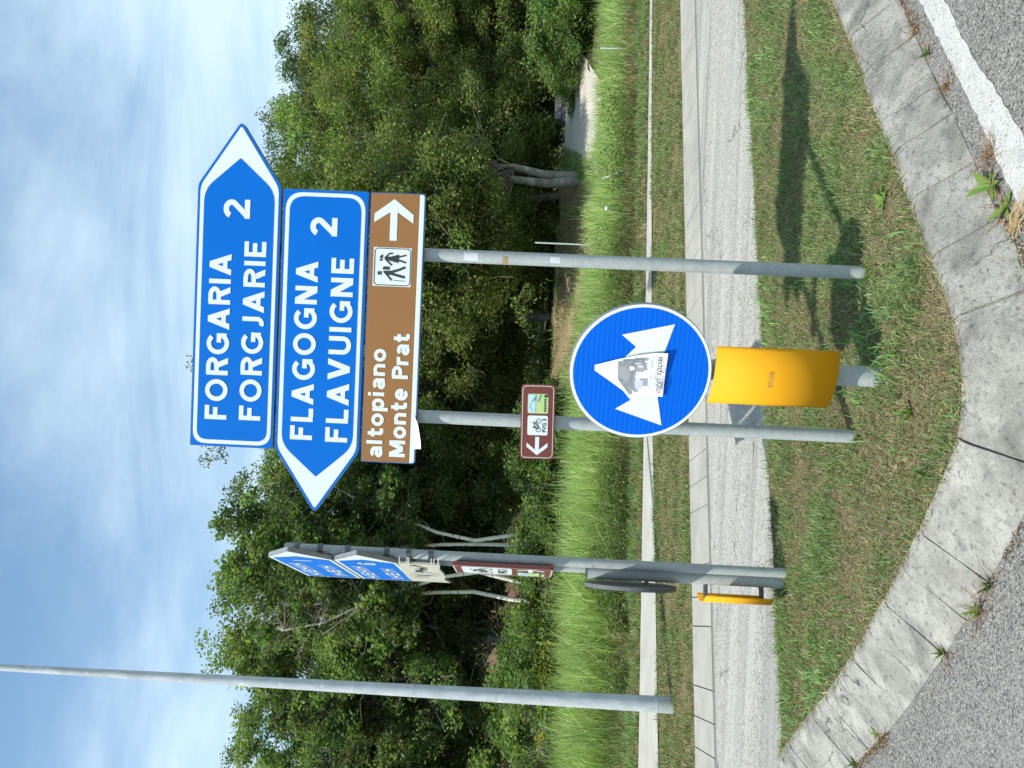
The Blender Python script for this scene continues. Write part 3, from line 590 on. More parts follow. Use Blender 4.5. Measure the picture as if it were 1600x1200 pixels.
# --- brown hiking sign
zt, zb, xl, xr = 2.226, 1.980, -0.213, 1.000
p3 = sign_panel(sp, fillet([(xl, zb), (xr, zb), (xr, zt), (xl, zt)], [.012, .012, .006, .006], 4), 'brown hiking sign, altopiano Monte Prat, arrow to the right', M_rim)
MB().sheet(fillet([(xl + .004, zb + .026), (xr - .004, zb + .026), (xr - .004, zt - .004), (xl + .004, zt - .004)], [.002, .002, .006, .006], 3), Y1).build('brown_face', M_brown, p3)
MB().sheet(fillet([(xl + .004, zb + .004), (xr - .004, zb + .004), (xr - .004, zb + .025), (xl + .004, zb + .025)], [.012, .012, .001, .001], 4), Y1 * 0.8).build('white_strip', M_white, p3)
letters(p3, M_white, 'altopiano', -0.190, 0.300, 2.130, 0.070, Y2, 0.12, 1.25); letters(p3, M_white, 'Monte Prat', -0.184, 0.372, 2.026, 0.072, Y2, 0.12, 1.25)
cz = 2.118
mb = MB().sheet([(0.787, cz - .016), (0.870, cz - .016), (0.870, cz + .016), (0.787, cz + .016)], Y2)
mb.sheet([(0.972, cz), (0.905, cz + 0.088), (0.866, cz + 0.088), (0.925, cz)], Y2 - .0003); mb.sheet([(0.972, cz), (0.925, cz), (0.866, cz - 0.088), (0.905, cz - 0.088)], Y2 - .0003)
mb.sheet([(0.870, cz - .016), (0.936, cz - .016), (0.936, cz + .016), (0.870, cz + .016)], Y2 - .0006); mb.build('arrow', M_white, p3)
pic = MB().sheet(rrect(0.582, 0.756, 2.031, 2.203, 0.003, 2), Y2).build('pictogram', M_white, p3)
# hikers: drawn in the pictogram's own units (photo enlargement), mapped to metres
def pm(a, b): return (0.669 - (b - 585) * 0.000178, 2.117 - (a - 600) * 0.000178)
def ppoly(mb, pts, y): mb.sheet([pm(*p) for p in pts], y)
def pstroke(mb, pts, w, y): stroke(mb, [pm(*p) for p in pts], w * 0.000178 / 2, y)
mb = MB(); a_ = rrect(150, 1055, 125, 1045, 85); pstroke(mb, a_ + [a_[0]], 18, Y3)
ppoly(mb, [(355, 275), (355, 378), (272, 378), (285, 330), (315, 290)], Y3); ppoly(mb, [(355, 395), (345, 435), (310, 448), (282, 430), (272, 395)], Y3)
ppoly(mb, [(395, 360), (430, 325), (540, 330), (740, 270), (765, 275), (755, 480), (730, 478), (540, 430), (430, 415), (395, 390)], Y3)
pstroke(mb, [(415, 350), (530, 245), (605, 248)], 38, Y3 - .0003); pstroke(mb, [(430, 400), (590, 548)], 40, Y3 - .0003)
pstroke(mb, [(745, 335), (945, 278)], 42, Y3 - .0003); pstroke(mb, [(745, 405), (945, 468)], 42, Y3 - .0003)
ppoly(mb, [(365, 600), (390, 578), (530, 578), (545, 655), (365, 660)], Y3)
for c0, c1 in ((235, 282), (294, 338)):
    ppoly(mb, [(c0, 720), (c0 + 10, 705), (c1, 695), (c1, 800), (c0 + 10, 790), (c0, 775)], Y3)
ppoly(mb, [(370, 700), (400, 685), (600, 678), (660, 735), (640, 780), (520, 790), (480, 790), (400, 745)], Y3)
pstroke(mb, [(600, 705), (780, 650), (930, 582)], 62, Y3 - .0003); pstroke(mb, [(600, 760), (930, 838)], 62, Y3 - .0003); pstroke(mb, [(430, 735), (595, 920)], 44, Y3 - .0003); pstroke(mb, [(640, 920), (935, 928)], 12, Y3)
mb.build('hikers', M_dark, pic)['kind'] = 'stuff'
# loose white paper stuck under the strip
mb = MB(); mb.add([(-0.145, -0.002, 1.990), (0.01, -0.002, 1.992), (-0.03, -0.010, 1.972), (-0.100, -0.014, 1.957), (-0.142, -0.012, 1.953)], [(0, 4, 3, 2, 1)]); mb.build('paper_scrap', M_paper, p3)

# --- small maroon cycle route sign on the left pole
def cyclesign_small(root):
    o = MB().prism(rrect(-.168, .168, -.076, .076, .012, 4), 0, 0.018).build('cycle_route_sign', M_maroon, root)
    o['label'] = 'small maroon cycle route plate with arrow to the left, FVG 3'
    mb = MB(); r = rrect(-.161, .161, -.069, .069, .018, 6); stroke(mb, r + [r[0]], 0.0016, Y1); mb.build('border', M_pink, o)
    mb = MB(); mb.sheet([(-.100, -.009), (-.068, -.009), (-.068, .009), (-.100, .009)][::1], Y1)
    mb.sheet([(-.150, 0), (-.133, 0), (-.094, .047), (-.113, .047)], Y1 - .0003); mb.sheet([(-.150, 0), (-.113, -.047), (-.094, -.047), (-.133, 0)], Y1 - .0003)
    mb.sheet([(-.137, -.009), (-.099, -.009), (-.099, .009), (-.137, .009)], Y1 - .0006); mb.build('arrow', M_white, o)
    w = MB().sheet(rrect(-.060, .028, -.046, .045, .008, 4), Y1).build('white_panel', M_white, o)
    bike(w, -.016, .004, .030, Y2); fonttext('FVG 3', -.046, .014, -.038, Y2, M_dark, w, bold=0.02)
    l = MB().sheet(rrect(.038, .126, -.046, .046, .008, 4), Y1).build('logo_panel', M_lgreen, o); logo(l, .038, .126, -.046, .046, Y2)
    return o
def bike(root, cx, cz, s, y):
    mb = MB(); w = 0.0011 * s / 0.030
    for dx in (-.62, .62): stroke(mb, [(cx + dx * s + a, cz - .25 * s + b) for a, b in arc(0, 0, .36 * s, .36 * s, 0, 360, 16)], w, y)
    for pl_ in ([(-.62, -.25), (-.3, .35), (.35, .4), (.62, -.25)], [(-.3, .35), (0, -.2), (.35, .4)], [(-.62, -.25), (0, -.2)], [(-.45, .5), (-.2, .5)], [(.3, .62), (.55, .55)], [(-.3, .35), (-.33, .5)]):
        stroke(mb, [(cx + a * s, cz + b * s) for a, b in pl_], w * 1.5, y - .0003)
    mb.build('bicycle_drawing', M_dark, root)['kind'] = 'stuff'
def logo(root, x0, x1, z0, z1, y):
    W = x1 - x0; H_ = z1 - z0
    MB().sheet([(x0 + .03 * W, z0 + .62 * H_), (x1 - .03 * W, z0 + .62 * H_), (x1 - .05 * W, z1 - .04 * H_), (x0 + .05 * W, z1 - .04 * H_)], y).build('sky_area', M_lblue, root)
    mb = MB(); stroke(mb, [(x0 + .1 * W, z0 + .72 * H_), (x0 + .35 * W, z0 + .90 * H_), (x0 + .62 * W, z0 + .78 * H_), (x0 + .92 * W, z0 + .60 * H_)], .015 * W, y - .0003); stroke(mb, [(x0 + .6 * W, z0 + .5 * H_), (x0 + .95 * W, z0 + .36 * H_)], .03 * W, y - .0003)
    mb.sheet([(x0 + .62 * W, z0 + .78 * H_), (x0 + .90 * W, z0 + .62 * H_), (x0 + .66 * W, z0 + .62 * H_)], y - .0006); mb.build('mountain_line', M_mblue, root)['kind'] = 'stuff'
    mb = MB(); mb.sheet([(x0 + .82 * W, z0 + .03 * H_), (x0 + .96 * W, z0 + .03 * H_), (x0 + .96 * W, z0 + .20 * H_), (x0 + .82 * W, z0 + .20 * H_)], y)
    for i in range(9): mb.sheet([(x0 + (.08 + .078 * i) * W, z0 + .10 * H_), (x0 + (.13 + .078 * i) * W, z0 + .10 * H_), (x0 + (.13 + .078 * i) * W, z0 + .20 * H_), (x0 + (.08 + .078 * i) * W, z0 + .20 * H_)], y)
    mb.build('logo_lettering', M_dark, root)['kind'] = 'stuff'
cs = cyclesign_small(sp); cs.location = (0.004, -0.058, 1.434); cs.rotation_euler = (0, R_(-1.2), 0)
c_ = MB().tube([(0, 0, 1.42), (0, 0, 1.45)], 0.034, 20).build('clamp', M_clamp, sp); MB().box(-.05, .05, -.038, -.031, 1.42, 1.45).build('clamp_plate', M_clamp, c_)
# stickers and rust on the right pole
def curved_patch(root, x, r, z0, z1, a0, a1, m, name, cy=0.0):
    mb = MB(); n = 6; vs = []
    for z in (z0, z1):
        for k in range(n + 1):
            a = R_(a0 + (a1 - a0) * k / n); vs.append((x + r * math.cos(a), cy + r * math.sin(a), z))
    mb.add(vs, [(k, k + 1, n + 2 + k, n + 1 + k) for k in range(n)]); return mb.build(name, m, root, True)
curved_patch(sp, PX, 0.0306, 1.735, 1.800, 225, 300, M_lgrey, 'sticker'); curved_patch(sp, PX, 0.0306, 1.365, 1.410, 235, 290, M_lgrey, 'sticker'); curved_patch(sp, PX, 0.0306, 1.60, 1.625, 200, 280, M_rust, 'rust_patch')

# --- round keep-left-or-right sign with yellow marker, on its own post
YAW = R_(-20)
rb = empty('roundabout_sign', (0.100, 3.245, G), YAW)
tag(rb, 'round blue sign with white arrows and a paper flyer, above a broad yellow marker', 'traffic sign')
pole(rb, 0.0, 0.0, -0.05, 1.26, 0.044, 'post')
MB().tube([(0, 0, 1.26), (0, 0, 1.268)], [0.045, 0.03], 20).build('post_cap', M_dark, rb)
DZ = 1.148 - G; DR = 0.296
def circ(r, n=64, cz=DZ): return [(r * math.cos(2 * math.pi * k / n), cz + r * math.sin(2 * math.pi * k / n)) for k in range(n)]
disc = MB().prism(circ(DR), -0.085, -0.060).build('round_panel', M_alu, rb, False)
yb = -0.085
MB().sheet(circ(DR - .003), yb + Y1).build('white_ring', M_white, disc)
MB().sheet(circ(DR - .0155), yb + Y2).build('blue_face', M_bblue, disc)
def dp(x, y, c3=True):
    if c3: x, y = 780 + x / 4, 450 + y / 4
    a = (574 - y) * 0.00284; b = (1001 - x) * 0.00266
    return (a - b * 0.045, DZ + b + a * 0.045)
mb = MB()
mb.sheet([dp(*p) for p in [(1080, 200), (760, 262), (850, 335), (690, 490), (770, 560), (900, 560), (1030, 358)]][::-1], yb + Y3)
mb.sheet([dp(*p) for p in [(1035, 828), (1000, 645), (940, 520), (690, 500), (830, 665), (735, 722)]][::-1], yb + Y3 - .0004)
mb.build('double_arrow', M_bwhite, disc)
def fp(x, y): return dp(920 + x / 11.43, 530 + y / 11.43, False)
fl_out = [(105, 345), (500, 250), (830, 175), (1110, 142), (1385, 130), (1362, 520), (1340, 910), (1060, 905), (800, 900), (600, 790), (350, 610), (105, 440)]
def fy(x, y): return yb - 0.0075 - 0.006 * abs(math.sin(x * 0.006)) - (0.008 if (x > 1300 and y < 300) else 0.0) - (0.004 if x < 200 else 0) - 0.004 * (y < 260)
cenp = (780, 520); vs = [(fp(*cenp)[0], fy(*cenp), fp(*cenp)[1])] + [(fp(*p)[0], fy(*p), fp(*p)[1]) for p in fl_out]
nf = len(fl_out); fl = MB().add(vs, [(0, 1 + (i + 1) % nf, 1 + i) for i in range(nf)]).build('paper_flyer', M_paper, disc)
YF = yb - 0.0250
def fsheet(mb, pts, k=0): mb.add([(fp(*p)[0], YF - .0003 * k, fp(*p)[1]) for p in pts], [tuple(range(len(pts)))[::-1]])
mb = MB(); fsheet(mb, [(515, 265), (740, 250), (770, 520), (740, 560), (790, 850), (730, 850), (560, 640), (515, 560)]); fsheet(mb, [(740, 235), (970, 235), (985, 270), (940, 300), (740, 290)], 1); mb.build('photo_print', M_grey, fl)
mb = MB(); fsheet(mb, [(530, 370), (640, 350), (700, 410), (735, 460), (725, 580), (640, 600), (560, 560), (520, 480)], 2); fsheet(mb, [(860, 310), (970, 320), (975, 460), (850, 450), (830, 380)], 2); mb.build('dark_print', M_script, fl)
mb = MB(); fsheet(mb, [(720, 350), (790, 355), (815, 400), (770, 430), (725, 425)], 3); fsheet(mb, [(870, 340), (960, 350), (955, 375), (870, 365)], 3); mb.build('pale_figure', M_paper, fl)
mb = MB(); fsheet(mb, [(815, 605), (970, 600), (970, 750), (840, 750)], 1); mb.build('pale_print', M_lgrey, fl)
def flyer_text(s, xb, y0, y1, m, slant, bold=0.0):        # text runs towards smaller y in the photo
    c = bpy.data.curves.new('t', 'FONT'); c.body = s; c.shear = slant; c.offset = bold; c.resolution_u = 3
    o = bpy.data.objects.new('t', c); me = bpy.data.meshes.new_from_object(o)
    co = np.zeros(len(me.vertices) * 3); me.vertices.foreach_get('co', co); co = co.reshape(-1, 3)
    k = (y0 - y1) / (co[:, 0].max() - co[:, 0].min()); out = [(fp(xb - b * k, y0 - a * k)) for a, b, _ in co]
    me.vertices.foreach_set('co', np.array([(p[0], YF - .0006, p[1]) for p in out]).ravel()); me.update(); me.materials.clear(); me.name = 'flyer_text'
    bpy.data.objects.remove(o); bpy.data.curves.remove(c); link('flyer_text', me, m, fl)['kind'] = 'stuff'
flyer_text('24 luglio 2021', 1125, 790, 220, M_script, 0, 0.0)
flyer_text('oggi sposi', 1285, 840, 190, M_dark, 0.35, 0.0)
# yellow curved marker
mb = MB(); n = 14; vs = []
for z, w_ in ((0.848 - G, 1.0), (0.600 - G, 1.01), (0.345 - G, 1.0)):
    for k in range(n + 1):
        a = R_(-62 + 124 * k / n); vs.append((0.140 * w_ * math.sin(a), -0.030 - 0.078 * math.cos(a), z - 0.012 * (k / n - 0.5)))
fs = [(j * (n + 1) + k, j * (n + 1) + k + 1, (j + 1) * (n + 1) + k + 1, (j + 1) * (n + 1) + k) for j in range(2) for k in range(n)]
mk = MB().add(vs, fs).build('yellow_marker', M_yellow, rb, True); md = mk.modifiers.new('t', 'SOLIDIFY'); md.thickness = 0.003
fonttext('IIIIIIIII', -0.03, 0.035, 0.475, -0.1120, M_stamp, mk, 'faded_stamp', 0.0)
for z_, y_ in ((.66, -.10), (.28, -.10), (.9, -.06), (1.12, -.06)):
    c_ = MB().tube([(0, 0, z_), (0, 0, z_ + .03)], .048, 20).build('clamp', M_clamp, rb); MB().box(-.02, .02, y_, -.03, z_ + .002, z_ + .028).build('bracket_arm', M_clamp, c_)
mb = MB(); rgx = random.Random(5)

# --- second signpost at the left, seen almost edge-on
ex, ey = 0.36, -0.933
L0 = Vector((-1.065, 4.385))                            # near shoulder of the panels (local x = 0 there, negative = farther)
def lroot(name, off, base_s, z, tagv):
    loc = L0 + Vector((ex, ey)) * base_s + Vector((-ey, ex)) * off
    e = empty(name, (loc.x, loc.y, z), math.atan2(ey, ex)); tag(e, *tagv); return e
NB = Vector((-ey, ex))                                   # away from the faces
sp2 = empty('direction_signpost', ((L0.x + NB.x * .05) * .96, (L0.y + NB.y * .05) * .96, 0.131), math.atan2(ey, ex)); sp2.scale = (.96,) * 3
tag(sp2, 'sign cluster seen nearly edge-on: blue arrow panels, a faded cream plate, a tall maroon plate', 'signpost')
for x, pt in ((-0.01, 2.93), (-0.24, 2.93)):
    p = pole(sp2, x, 0.0, -0.05, pt, 0.028)
    MB().tube([(x, 0, pt), (x, 0, pt + .01)], [0.029, 0.02], 16).build('pole_cap', M_dark, p)
curved_patch(sp2, -0.01, 0.0288, 1.115, 1.13, 180, 330, M_rust, 'rust_patch'); curved_patch(sp2, -0.01, 0.0288, 1.26, 1.30, 180, 300, M_rust, 'rust_patch')
def side_panel(zb, zt, xf, xn, tip, lab, digit):
    zm = (zb + zt) / 2
    o = MB().prism(fillet([(xf, zb), (xn, zb), (tip, zm), (xn, zt), (xf, zt)], [.004, .02, .02, .02, .004], 3), 0, .024).build('sign_panel', M_alu, sp2); o.location = (0, -.058, 0); o['label'] = lab
    MB().sheet([(xf + .006, zb + .006), (xn, zb + .006), (tip - .012, zm), (xn, zt - .006), (xf + .006, zt - .006)], Y1).build('white_border', M_white, o)
    MB().sheet([(xf + .026, zb + .024), (xn - .02, zb + .024), (xn + .08, zm), (xn - .02, zt - .024), (xf + .026, zt - .024)], Y2).build('blue_face', M_blue, o)
    mb = MB()
    text(mb, 'HIEHIH', xf + .10, xn - .22, zm + .045, .085, Y3); text(mb, 'IHEIH', xf + .12, xn - .26, zm - .125, .085, Y3); text(mb, digit, xn - .12, xn - .04, zm - .05, .11, Y3); mb.build('lettering', M_white, o)['kind'] = 'stuff'
side_panel(2.645, 3.025, -0.90, 0.0, 0.27, 'upper blue arrow panel pointing towards the viewer', 'I')
side_panel(2.265, 2.638, -0.90, 0.0, 0.27, 'lower blue arrow panel pointing towards the viewer', 'G')
# cream plate with hooks
mb = MB(); n = 8; vs = []
for k in range(n + 1):
    x = -0.90 + 0.90 * k / n; b = -0.03 * math.sin(math.pi * k / n)
    vs += [(x, b, 2.015 + 0.01 * math.sin(k * 2.0)), (x, b, 2.258), (x, b + .012, 2.258), (x, b + .012, 2.015 + 0.01 * math.sin(k * 2.0))]
fs = [(4 * k, 4 * k + 4, 4 * k + 5, 4 * k + 1) for k in range(n)] + [(4 * k + 3, 4 * k + 2, 4 * k + 6, 4 * k + 7) for k in range(n)] + [(4 * k + 1, 4 * k + 5, 4 * k + 6, 4 * k + 2) for k in range(n)] + [(0, 1, 2, 3), (4 * n + 3, 4 * n + 2, 4 * n + 1, 4 * n)]
cr = MB().add(vs, fs).build('cream_plate', M_cream, sp2); cr.location = (0, -.058, 0)
mb = MB(); stroke(mb, [(-.10, 2.235), (-.03, 2.17), (-.12, 2.05)], .008, -.006); stroke(mb, [(-.34, 2.20), (-.30, 2.10)], .012, -.036); mb.sheet([(-.16, 2.17), (-.06, 2.165), (-.06, 2.125), (-.16, 2.12)], -.026); stroke(mb, [(-.25, 2.22), (-.2, 2.13), (-.26, 2.05)], .006, -.034); mb.build('faded_drawing', M_dark, cr)['kind'] = 'stuff'
mb = MB()
for z in (2.245, 2.20, 2.19, 2.06, 2.045, 2.02): mb.tube([(0, 0, z), (.045, .0, z), (.05, .03, z)], .003, 5)
mb.build('tie_wire', M_white, cr)['kind'] = 'stuff'
# maroon plate
o = MB().prism(rrect(-.30, .045, 1.355, 1.940, .01, 3), 0, .02).build('cycle_route_sign', M_maroon, sp2); o.location = (0, -.058, 0); o['label'] = 'tall maroon cycle route plate with arrow to the right, FVG 3'
mb = MB(); r = rrect(-.294, .039, 1.361, 1.934, .02, 4); stroke(mb, r + [r[0]], .004, Y1); mb.build('border', M_pink, o)
w = MB().sheet(rrect(-.270, .018, 1.595, 1.890, .03, 4), Y1).build('white_panel', M_white, o); bike(w, -.126, 1.775, .105, Y2); fonttext('FVG 3', -.22, -.03, 1.625, Y2, M_dark, w, bold=.03)
l = MB().sheet(rrect(-.275, -.135, 1.40, 1.56, .01, 3), Y1).build('logo_panel', M_lgreen, o); logo(l, -.275, -.135, 1.40, 1.56, Y2)
cz = 1.485; mb = MB().sheet([(-.12, cz - .014), (-.02, cz - .014), (-.02, cz + .014), (-.12, cz + .014)], Y1)
mb.sheet([(.022, cz), (-.035, cz + .08), (-.068, cz + .08), (-.012, cz)], Y1 - .0003); mb.sheet([(.022, cz), (-.012, cz), (-.068, cz - .08), (-.035, cz - .08)], Y1 - .0003); mb.build('arrow', M_white, o)
for zc in (2.86, 2.72, 2.56, 2.33, 2.2, 2.07):
    for x in (-.01, -.24):
        c_ = MB().tube([(x, 0, zc - .014), (x, 0, zc + .014)], .034, 16).build('clamp', M_clamp, sp2); MB().box(x - .05, x + .05, -.0345, -.031, zc - .014, zc + .014).build('clamp_plate', M_clamp, c_)

# round sign of the left cluster, edge-on, with its yellow marker
a2 = R_(90 + 10.5); e2 = Vector((-math.sin(R_(10.5)), math.cos(R_(10.5))))     # plane direction, away
rb2 = empty('roundabout_sign', (-1.042, 4.291, 0.122), math.atan2(-e2.y, -e2.x)); rb2.scale = (.96,) * 3
tag(rb2, 'round sign seen edge-on with a thin yellow marker strip, beside the edge-on sign cluster', 'traffic sign')
pole(rb2, 0, 0, -.05, 1.16, .040, 'post'); MB().tube([(0, 0, 1.16), (0, 0, 1.168)], [.041, .03], 16).build('post_cap', M_dark, rb2)
cz2 = 0.905; o = MB().prism([(0.268 * math.cos(2 * math.pi * k / 48), cz2 + 0.268 * math.sin(2 * math.pi * k / 48)) for k in range(48)], -.082, -.060).build('round_panel', M_dalu, rb2)
MB().sheet([(0.264 * math.cos(2 * math.pi * k / 48), cz2 + 0.264 * math.sin(2 * math.pi * k / 48)) for k in range(48)], -.0832).build('blue_face', M_bblue, o)
mb = MB(); vs = []; n = 10
for z in (0.49, 0.10):
    for k in range(n + 1): a = R_(-58 + 116 * k / n); vs.append((0.125 * math.sin(a), -0.05 - 0.085 * math.cos(a), z))
mk = MB().add(vs, [(k, k + 1, n + 2 + k, n + 1 + k) for k in range(n)]).build('yellow_marker', M_yellow, rb2, True); md = mk.modifiers.new('t', 'SOLIDIFY'); md.thickness = .004
for z_, y_ in ((.455, -.12), (.13, -.12), (.8, -.06)): MB().box(-.015, .015, y_, 0, z_, z_ + .02).build('bracket', M_clamp, rb2)

# --- tapered lamp post by the path
lp = empty('lamp_post', (-3.161, 7.659, 0.03)); tag(lp, 'tall tapered galvanised lamp post standing in the verge beside the pale path', 'lamp post')
zs = np.linspace(0, 9.2, 12); MB().tube([(0, 0, -0.1)] + [(0.0, 0, z) for z in zs], [.082] + [.080 - .0068 * z for z in zs], 28).build('shaft', M_galv_lamp, lp, True)
MB().tube([(0, 0, -0.05), (0, 0, 0.17)], .0835, 28).build('base_sleeve', M_galv, lp, True)
MB().tube([(0, 0, 9.2), (.1, -.3, 9.35), (.3, -1.2, 9.5)], [.03, .028, .026], 12).build('bracket_arm', M_galv, lp, True)
MB().prism([(.18, 9.46), (.44, 9.46), (.42, 9.56), (.20, 9.56)], -1.9, -1.15).build('lamp_head', M_alu, lp)

# ================================================================== VEGETATION
OLIVE = [(.180, .228, .080), (.140, .185, .068), (.245, .280, .10), (.110, .152, .058), (.25, .25, .10)]
DEEP = [(.120, .180, .070), (.145, .205, .080), (.185, .240, .095), (.095, .145, .056), (.205, .22, .085)]
BLUEG = [(.080, .130, .066), (.100, .155, .074), (.062, .105, .055), (.12, .17, .08)]
FRESH = [(.135, .205, .068), (.105, .170, .056), (.18, .24, .08), (.085, .14, .05)]

def tree_mesh(seed, H, lobes, nclump, nleaf, leaf, cols, tr=0.16, limb=1.0, att=.62, bare=0.12, crad=(0.35, 0.8), tname='tree', up=0.45, forks=1, trunk_bend=0.3, asp=0.6):
    """lobes: (cx, cy, cz, rx, ry, rz) ellipsoids. returns trunk mesh, crown mesh"""
    rng = np.random.default_rng(seed); mb = MB()
    vol = np.array([l[3] * l[4] * l[5] for l in lobes]); li = rng.choice(len(lobes), nclump, p=vol / vol.sum())
    L = np.array(lobes)[li]; d = rng.normal(0, 1, (nclump, 3)); d /= np.linalg.norm(d, axis=1)[:, None]
    rad = rng.uniform(0, 1, nclump) ** (1 / 3.6); rad *= 1 + rng.normal(0, 0.09, nclump)
    C = L[:, :3] + d * L[:, 3:] * rad[:, None]; C[:, 2] = np.maximum(C[:, 2], 0.5)
    # trunk(s)
    trunks = []
    for f in range(forks):
        ang = rng.uniform(0, 6.28); lean = (0.0 if forks == 1 else 0.12 * H) ; pts = []
        for k in range(9):
            t = k / 8; pts.append((math.cos(ang) * lean * t + trunk_bend * math.sin(t * 4.5 + seed) * t ** .7 + .06 * math.sin(k * 2.3 + seed), math.sin(ang) * lean * t + trunk_bend * math.cos(t * 2.3 + seed) * t * 0.8, H * (0.86 if H > 4 else .35) * t - 0.15))
        trunks.append(np.array(pts)); mb.tube(pts, [tr * (1.15 - t * 0.95) * (1 if forks == 1 else .7) + 0.012 for t in np.linspace(0, 1, 9)], 9)
    for i in range(nclump):
        if H > 4 and C[i, 2] < 3.2: continue
        t = trunks[i % forks]; z = max(min(2.2, H * .4), min(C[i, 2] * (att + rng.uniform(-.10, .28)), H * 0.8)); k = np.argmin(np.abs(t[:, 2] - z)); a = t[k]; b = C[i]
        m1 = a * 0.62 + b * 0.38 + rng.normal(0, 0.18, 3) + [0, 0, 0.18]; m2 = a * 0.25 + b * 0.75 + rng.normal(0, 0.2, 3) + [0, 0, 0.12]
        e = b + (b - a) * rng.uniform(-.05, .10) / max(0.5, 1)
        if H < 4: mb.tube([a, m1, m2], [0.012, 0.008, 0.003], 3, False); continue
        m1 = m1 + rng.normal(0, 0.25, 3); m2 = m2 + rng.normal(0, 0.2, 3)
        mb.tube([a, (a + m1) / 2 + rng.normal(0, .12, 3), m1, m2, e], [x * limb for x in (0.030, .024, 0.018, 0.010, 0.004)], 4, False)
        for _ in range(2):
            s0 = m2 + (b - m2) * rng.uniform(0, 1); s1 = s0 + rng.normal(0, 0.25, 3); s2 = s1 + (s1 - s0) * .6 + rng.normal(0, .14, 3); mb.tube([s0, s1, s2], [x * min(1.35, limb * 1.35) for x in (0.009, 0.007, 0.004)], 3, False)
    tm = mb.mesh(tname + '_trunk', True)
    # leaves: each clump is a loose, slightly flattened spray; clump tones differ
    cr_ = rng.uniform(*crad, nclump); w = cr_ ** 2 * np.where(rng.uniform(0, 1, nclump) < bare, 0.12, 1.0); ci = rng.choice(nclump, nleaf, p=w / w.sum())
    off = rng.normal(0, 1, (nleaf, 3)); off /= np.linalg.norm(off, axis=1)[:, None]; off *= (rng.uniform(0, 1, nleaf) ** 0.55)[:, None]
    sub = rng.normal(0, 0.4, (nclump, 5, 3)); so = sub[ci, rng.integers(0, 5, nleaf)]
    P_ = C[ci] + (off * 0.62 + so * 0.9) * cr_[ci][:, None] * np.array([1, 1, 0.78])
    tone = (1 + rng.normal(0, 0.24, nclump)).clip(.5, 1.7)[ci][:, None] * (1 + rng.normal(0, .05, (nclump, 3)))[ci]; lsz = rng.uniform(.75, 1.35, nclump)[ci]; col = palette(rng, nleaf, cols, [5, 4, 2.5, 3, 1][:len(cols)], 0.16) * tone
    V, F, Ct = leaves(rng, P_, up, rng.uniform(0.7, 1.25, nleaf) * leaf * lsz, col, asp)
    return tm, np_mesh(tname + '_crown', V, F, Ct)
def put_tree(name, meshes, x, y, rz, sc_, label, bark, cat='tree', group=None, z=None, crown_mat=M_leaf, tname='trunk', cname='crown'):
    e = empty(name, (x, y, float(terrain(x, y)) if z is None else z), rz); e.scale = sc_ if isinstance(sc_, tuple) else (sc_,) * 3
    tag(e, label, cat, group); link(tname, meshes[0], bark, e); link(cname, meshes[1], crown_mat, e); return e
TA = tree_mesh(11, 11.0, [(0, 0, 6.2, 3.6, 3.2, 4.6), (1.2, -.8, 3.2, 3.0, 2.2, 2.0), (-1.6, -.2, 3.6, 2.6, 2.4, 2.4)], 330, 150000, .094, OLIVE, .15, 1.0, .62, .05, crad=(.42, .92), forks=2)
TB = tree_mesh(12, 12.5, [(0, 0, 7.6, 3.2, 3.0, 4.9), (-.8, -.8, 3.6, 3.2, 2.4, 2.6), (1.6, 0, 4.4, 2.4, 2.4, 2.6)], 330, 150000, .094, OLIVE[::1], .16, 1.0, .62, .05, crad=(.42, .92), forks=2)
TC = tree_mesh(13, 11.0, [(0, 0, 7.2, 3.0, 2.8, 3.6), (.6, .4, 5.2, 3.3, 3.0, 2.2)], 230, 66000, .11, DEEP, .14, 1.0, .62, .08, crad=(.35, .75))
TD = tree_mesh(14, 11.5, [(0, 0, 7.0, 3.2, 3.0, 4.3), (-.6, -.6, 4.4, 3.2, 2.6, 1.9)], 270, 110000, .110, DEEP, .15, 1.0, .62, .06)
TE = tree_mesh(15, 11.0, [(0, 0, 7.2, 3.2, 3.0, 4.0)], 220, 85000, .100, BLUEG, .15, 1.0, .62, .05, crad=(.45, .95))
TF = tree_mesh(16, 9.5, [(0, 0, 6.9, 1.6, 1.6, 2.7)], 70, 13000, .12, DEEP, .048, .16, .95, .1, crad=(.3, .6), trunk_bend=.95)
TG = tree_mesh(17, 3.0, [(0, 0, 1.2, 1.6, 1.3, 1.1)], 60, 15000, .085, FRESH, .03, 1.0, .62, .02, crad=(.3, .55), up=.7, forks=3)
TH = tree_mesh(18, 2.6, [(0, 0, .9, 1.8, 1.2, .8)], 60, 14000, .085, DEEP + [], .03, 1.0, .62, .02, crad=(.3, .55), up=.7, forks=3)
TI = tree_mesh(19, 7.8, [(-1.9, .1, 5.4, 2.3, 2.0, 2.1), (-1.5, -.4, 4.0, 2.4, 1.6, 1.4)], 260, 120000, .088, OLIVE, .15, .8, .6, .05, crad=(.45, .85), forks=2, trunk_bend=.5)
def ux(u, Y): return Y * (u - 600) / 1180.0
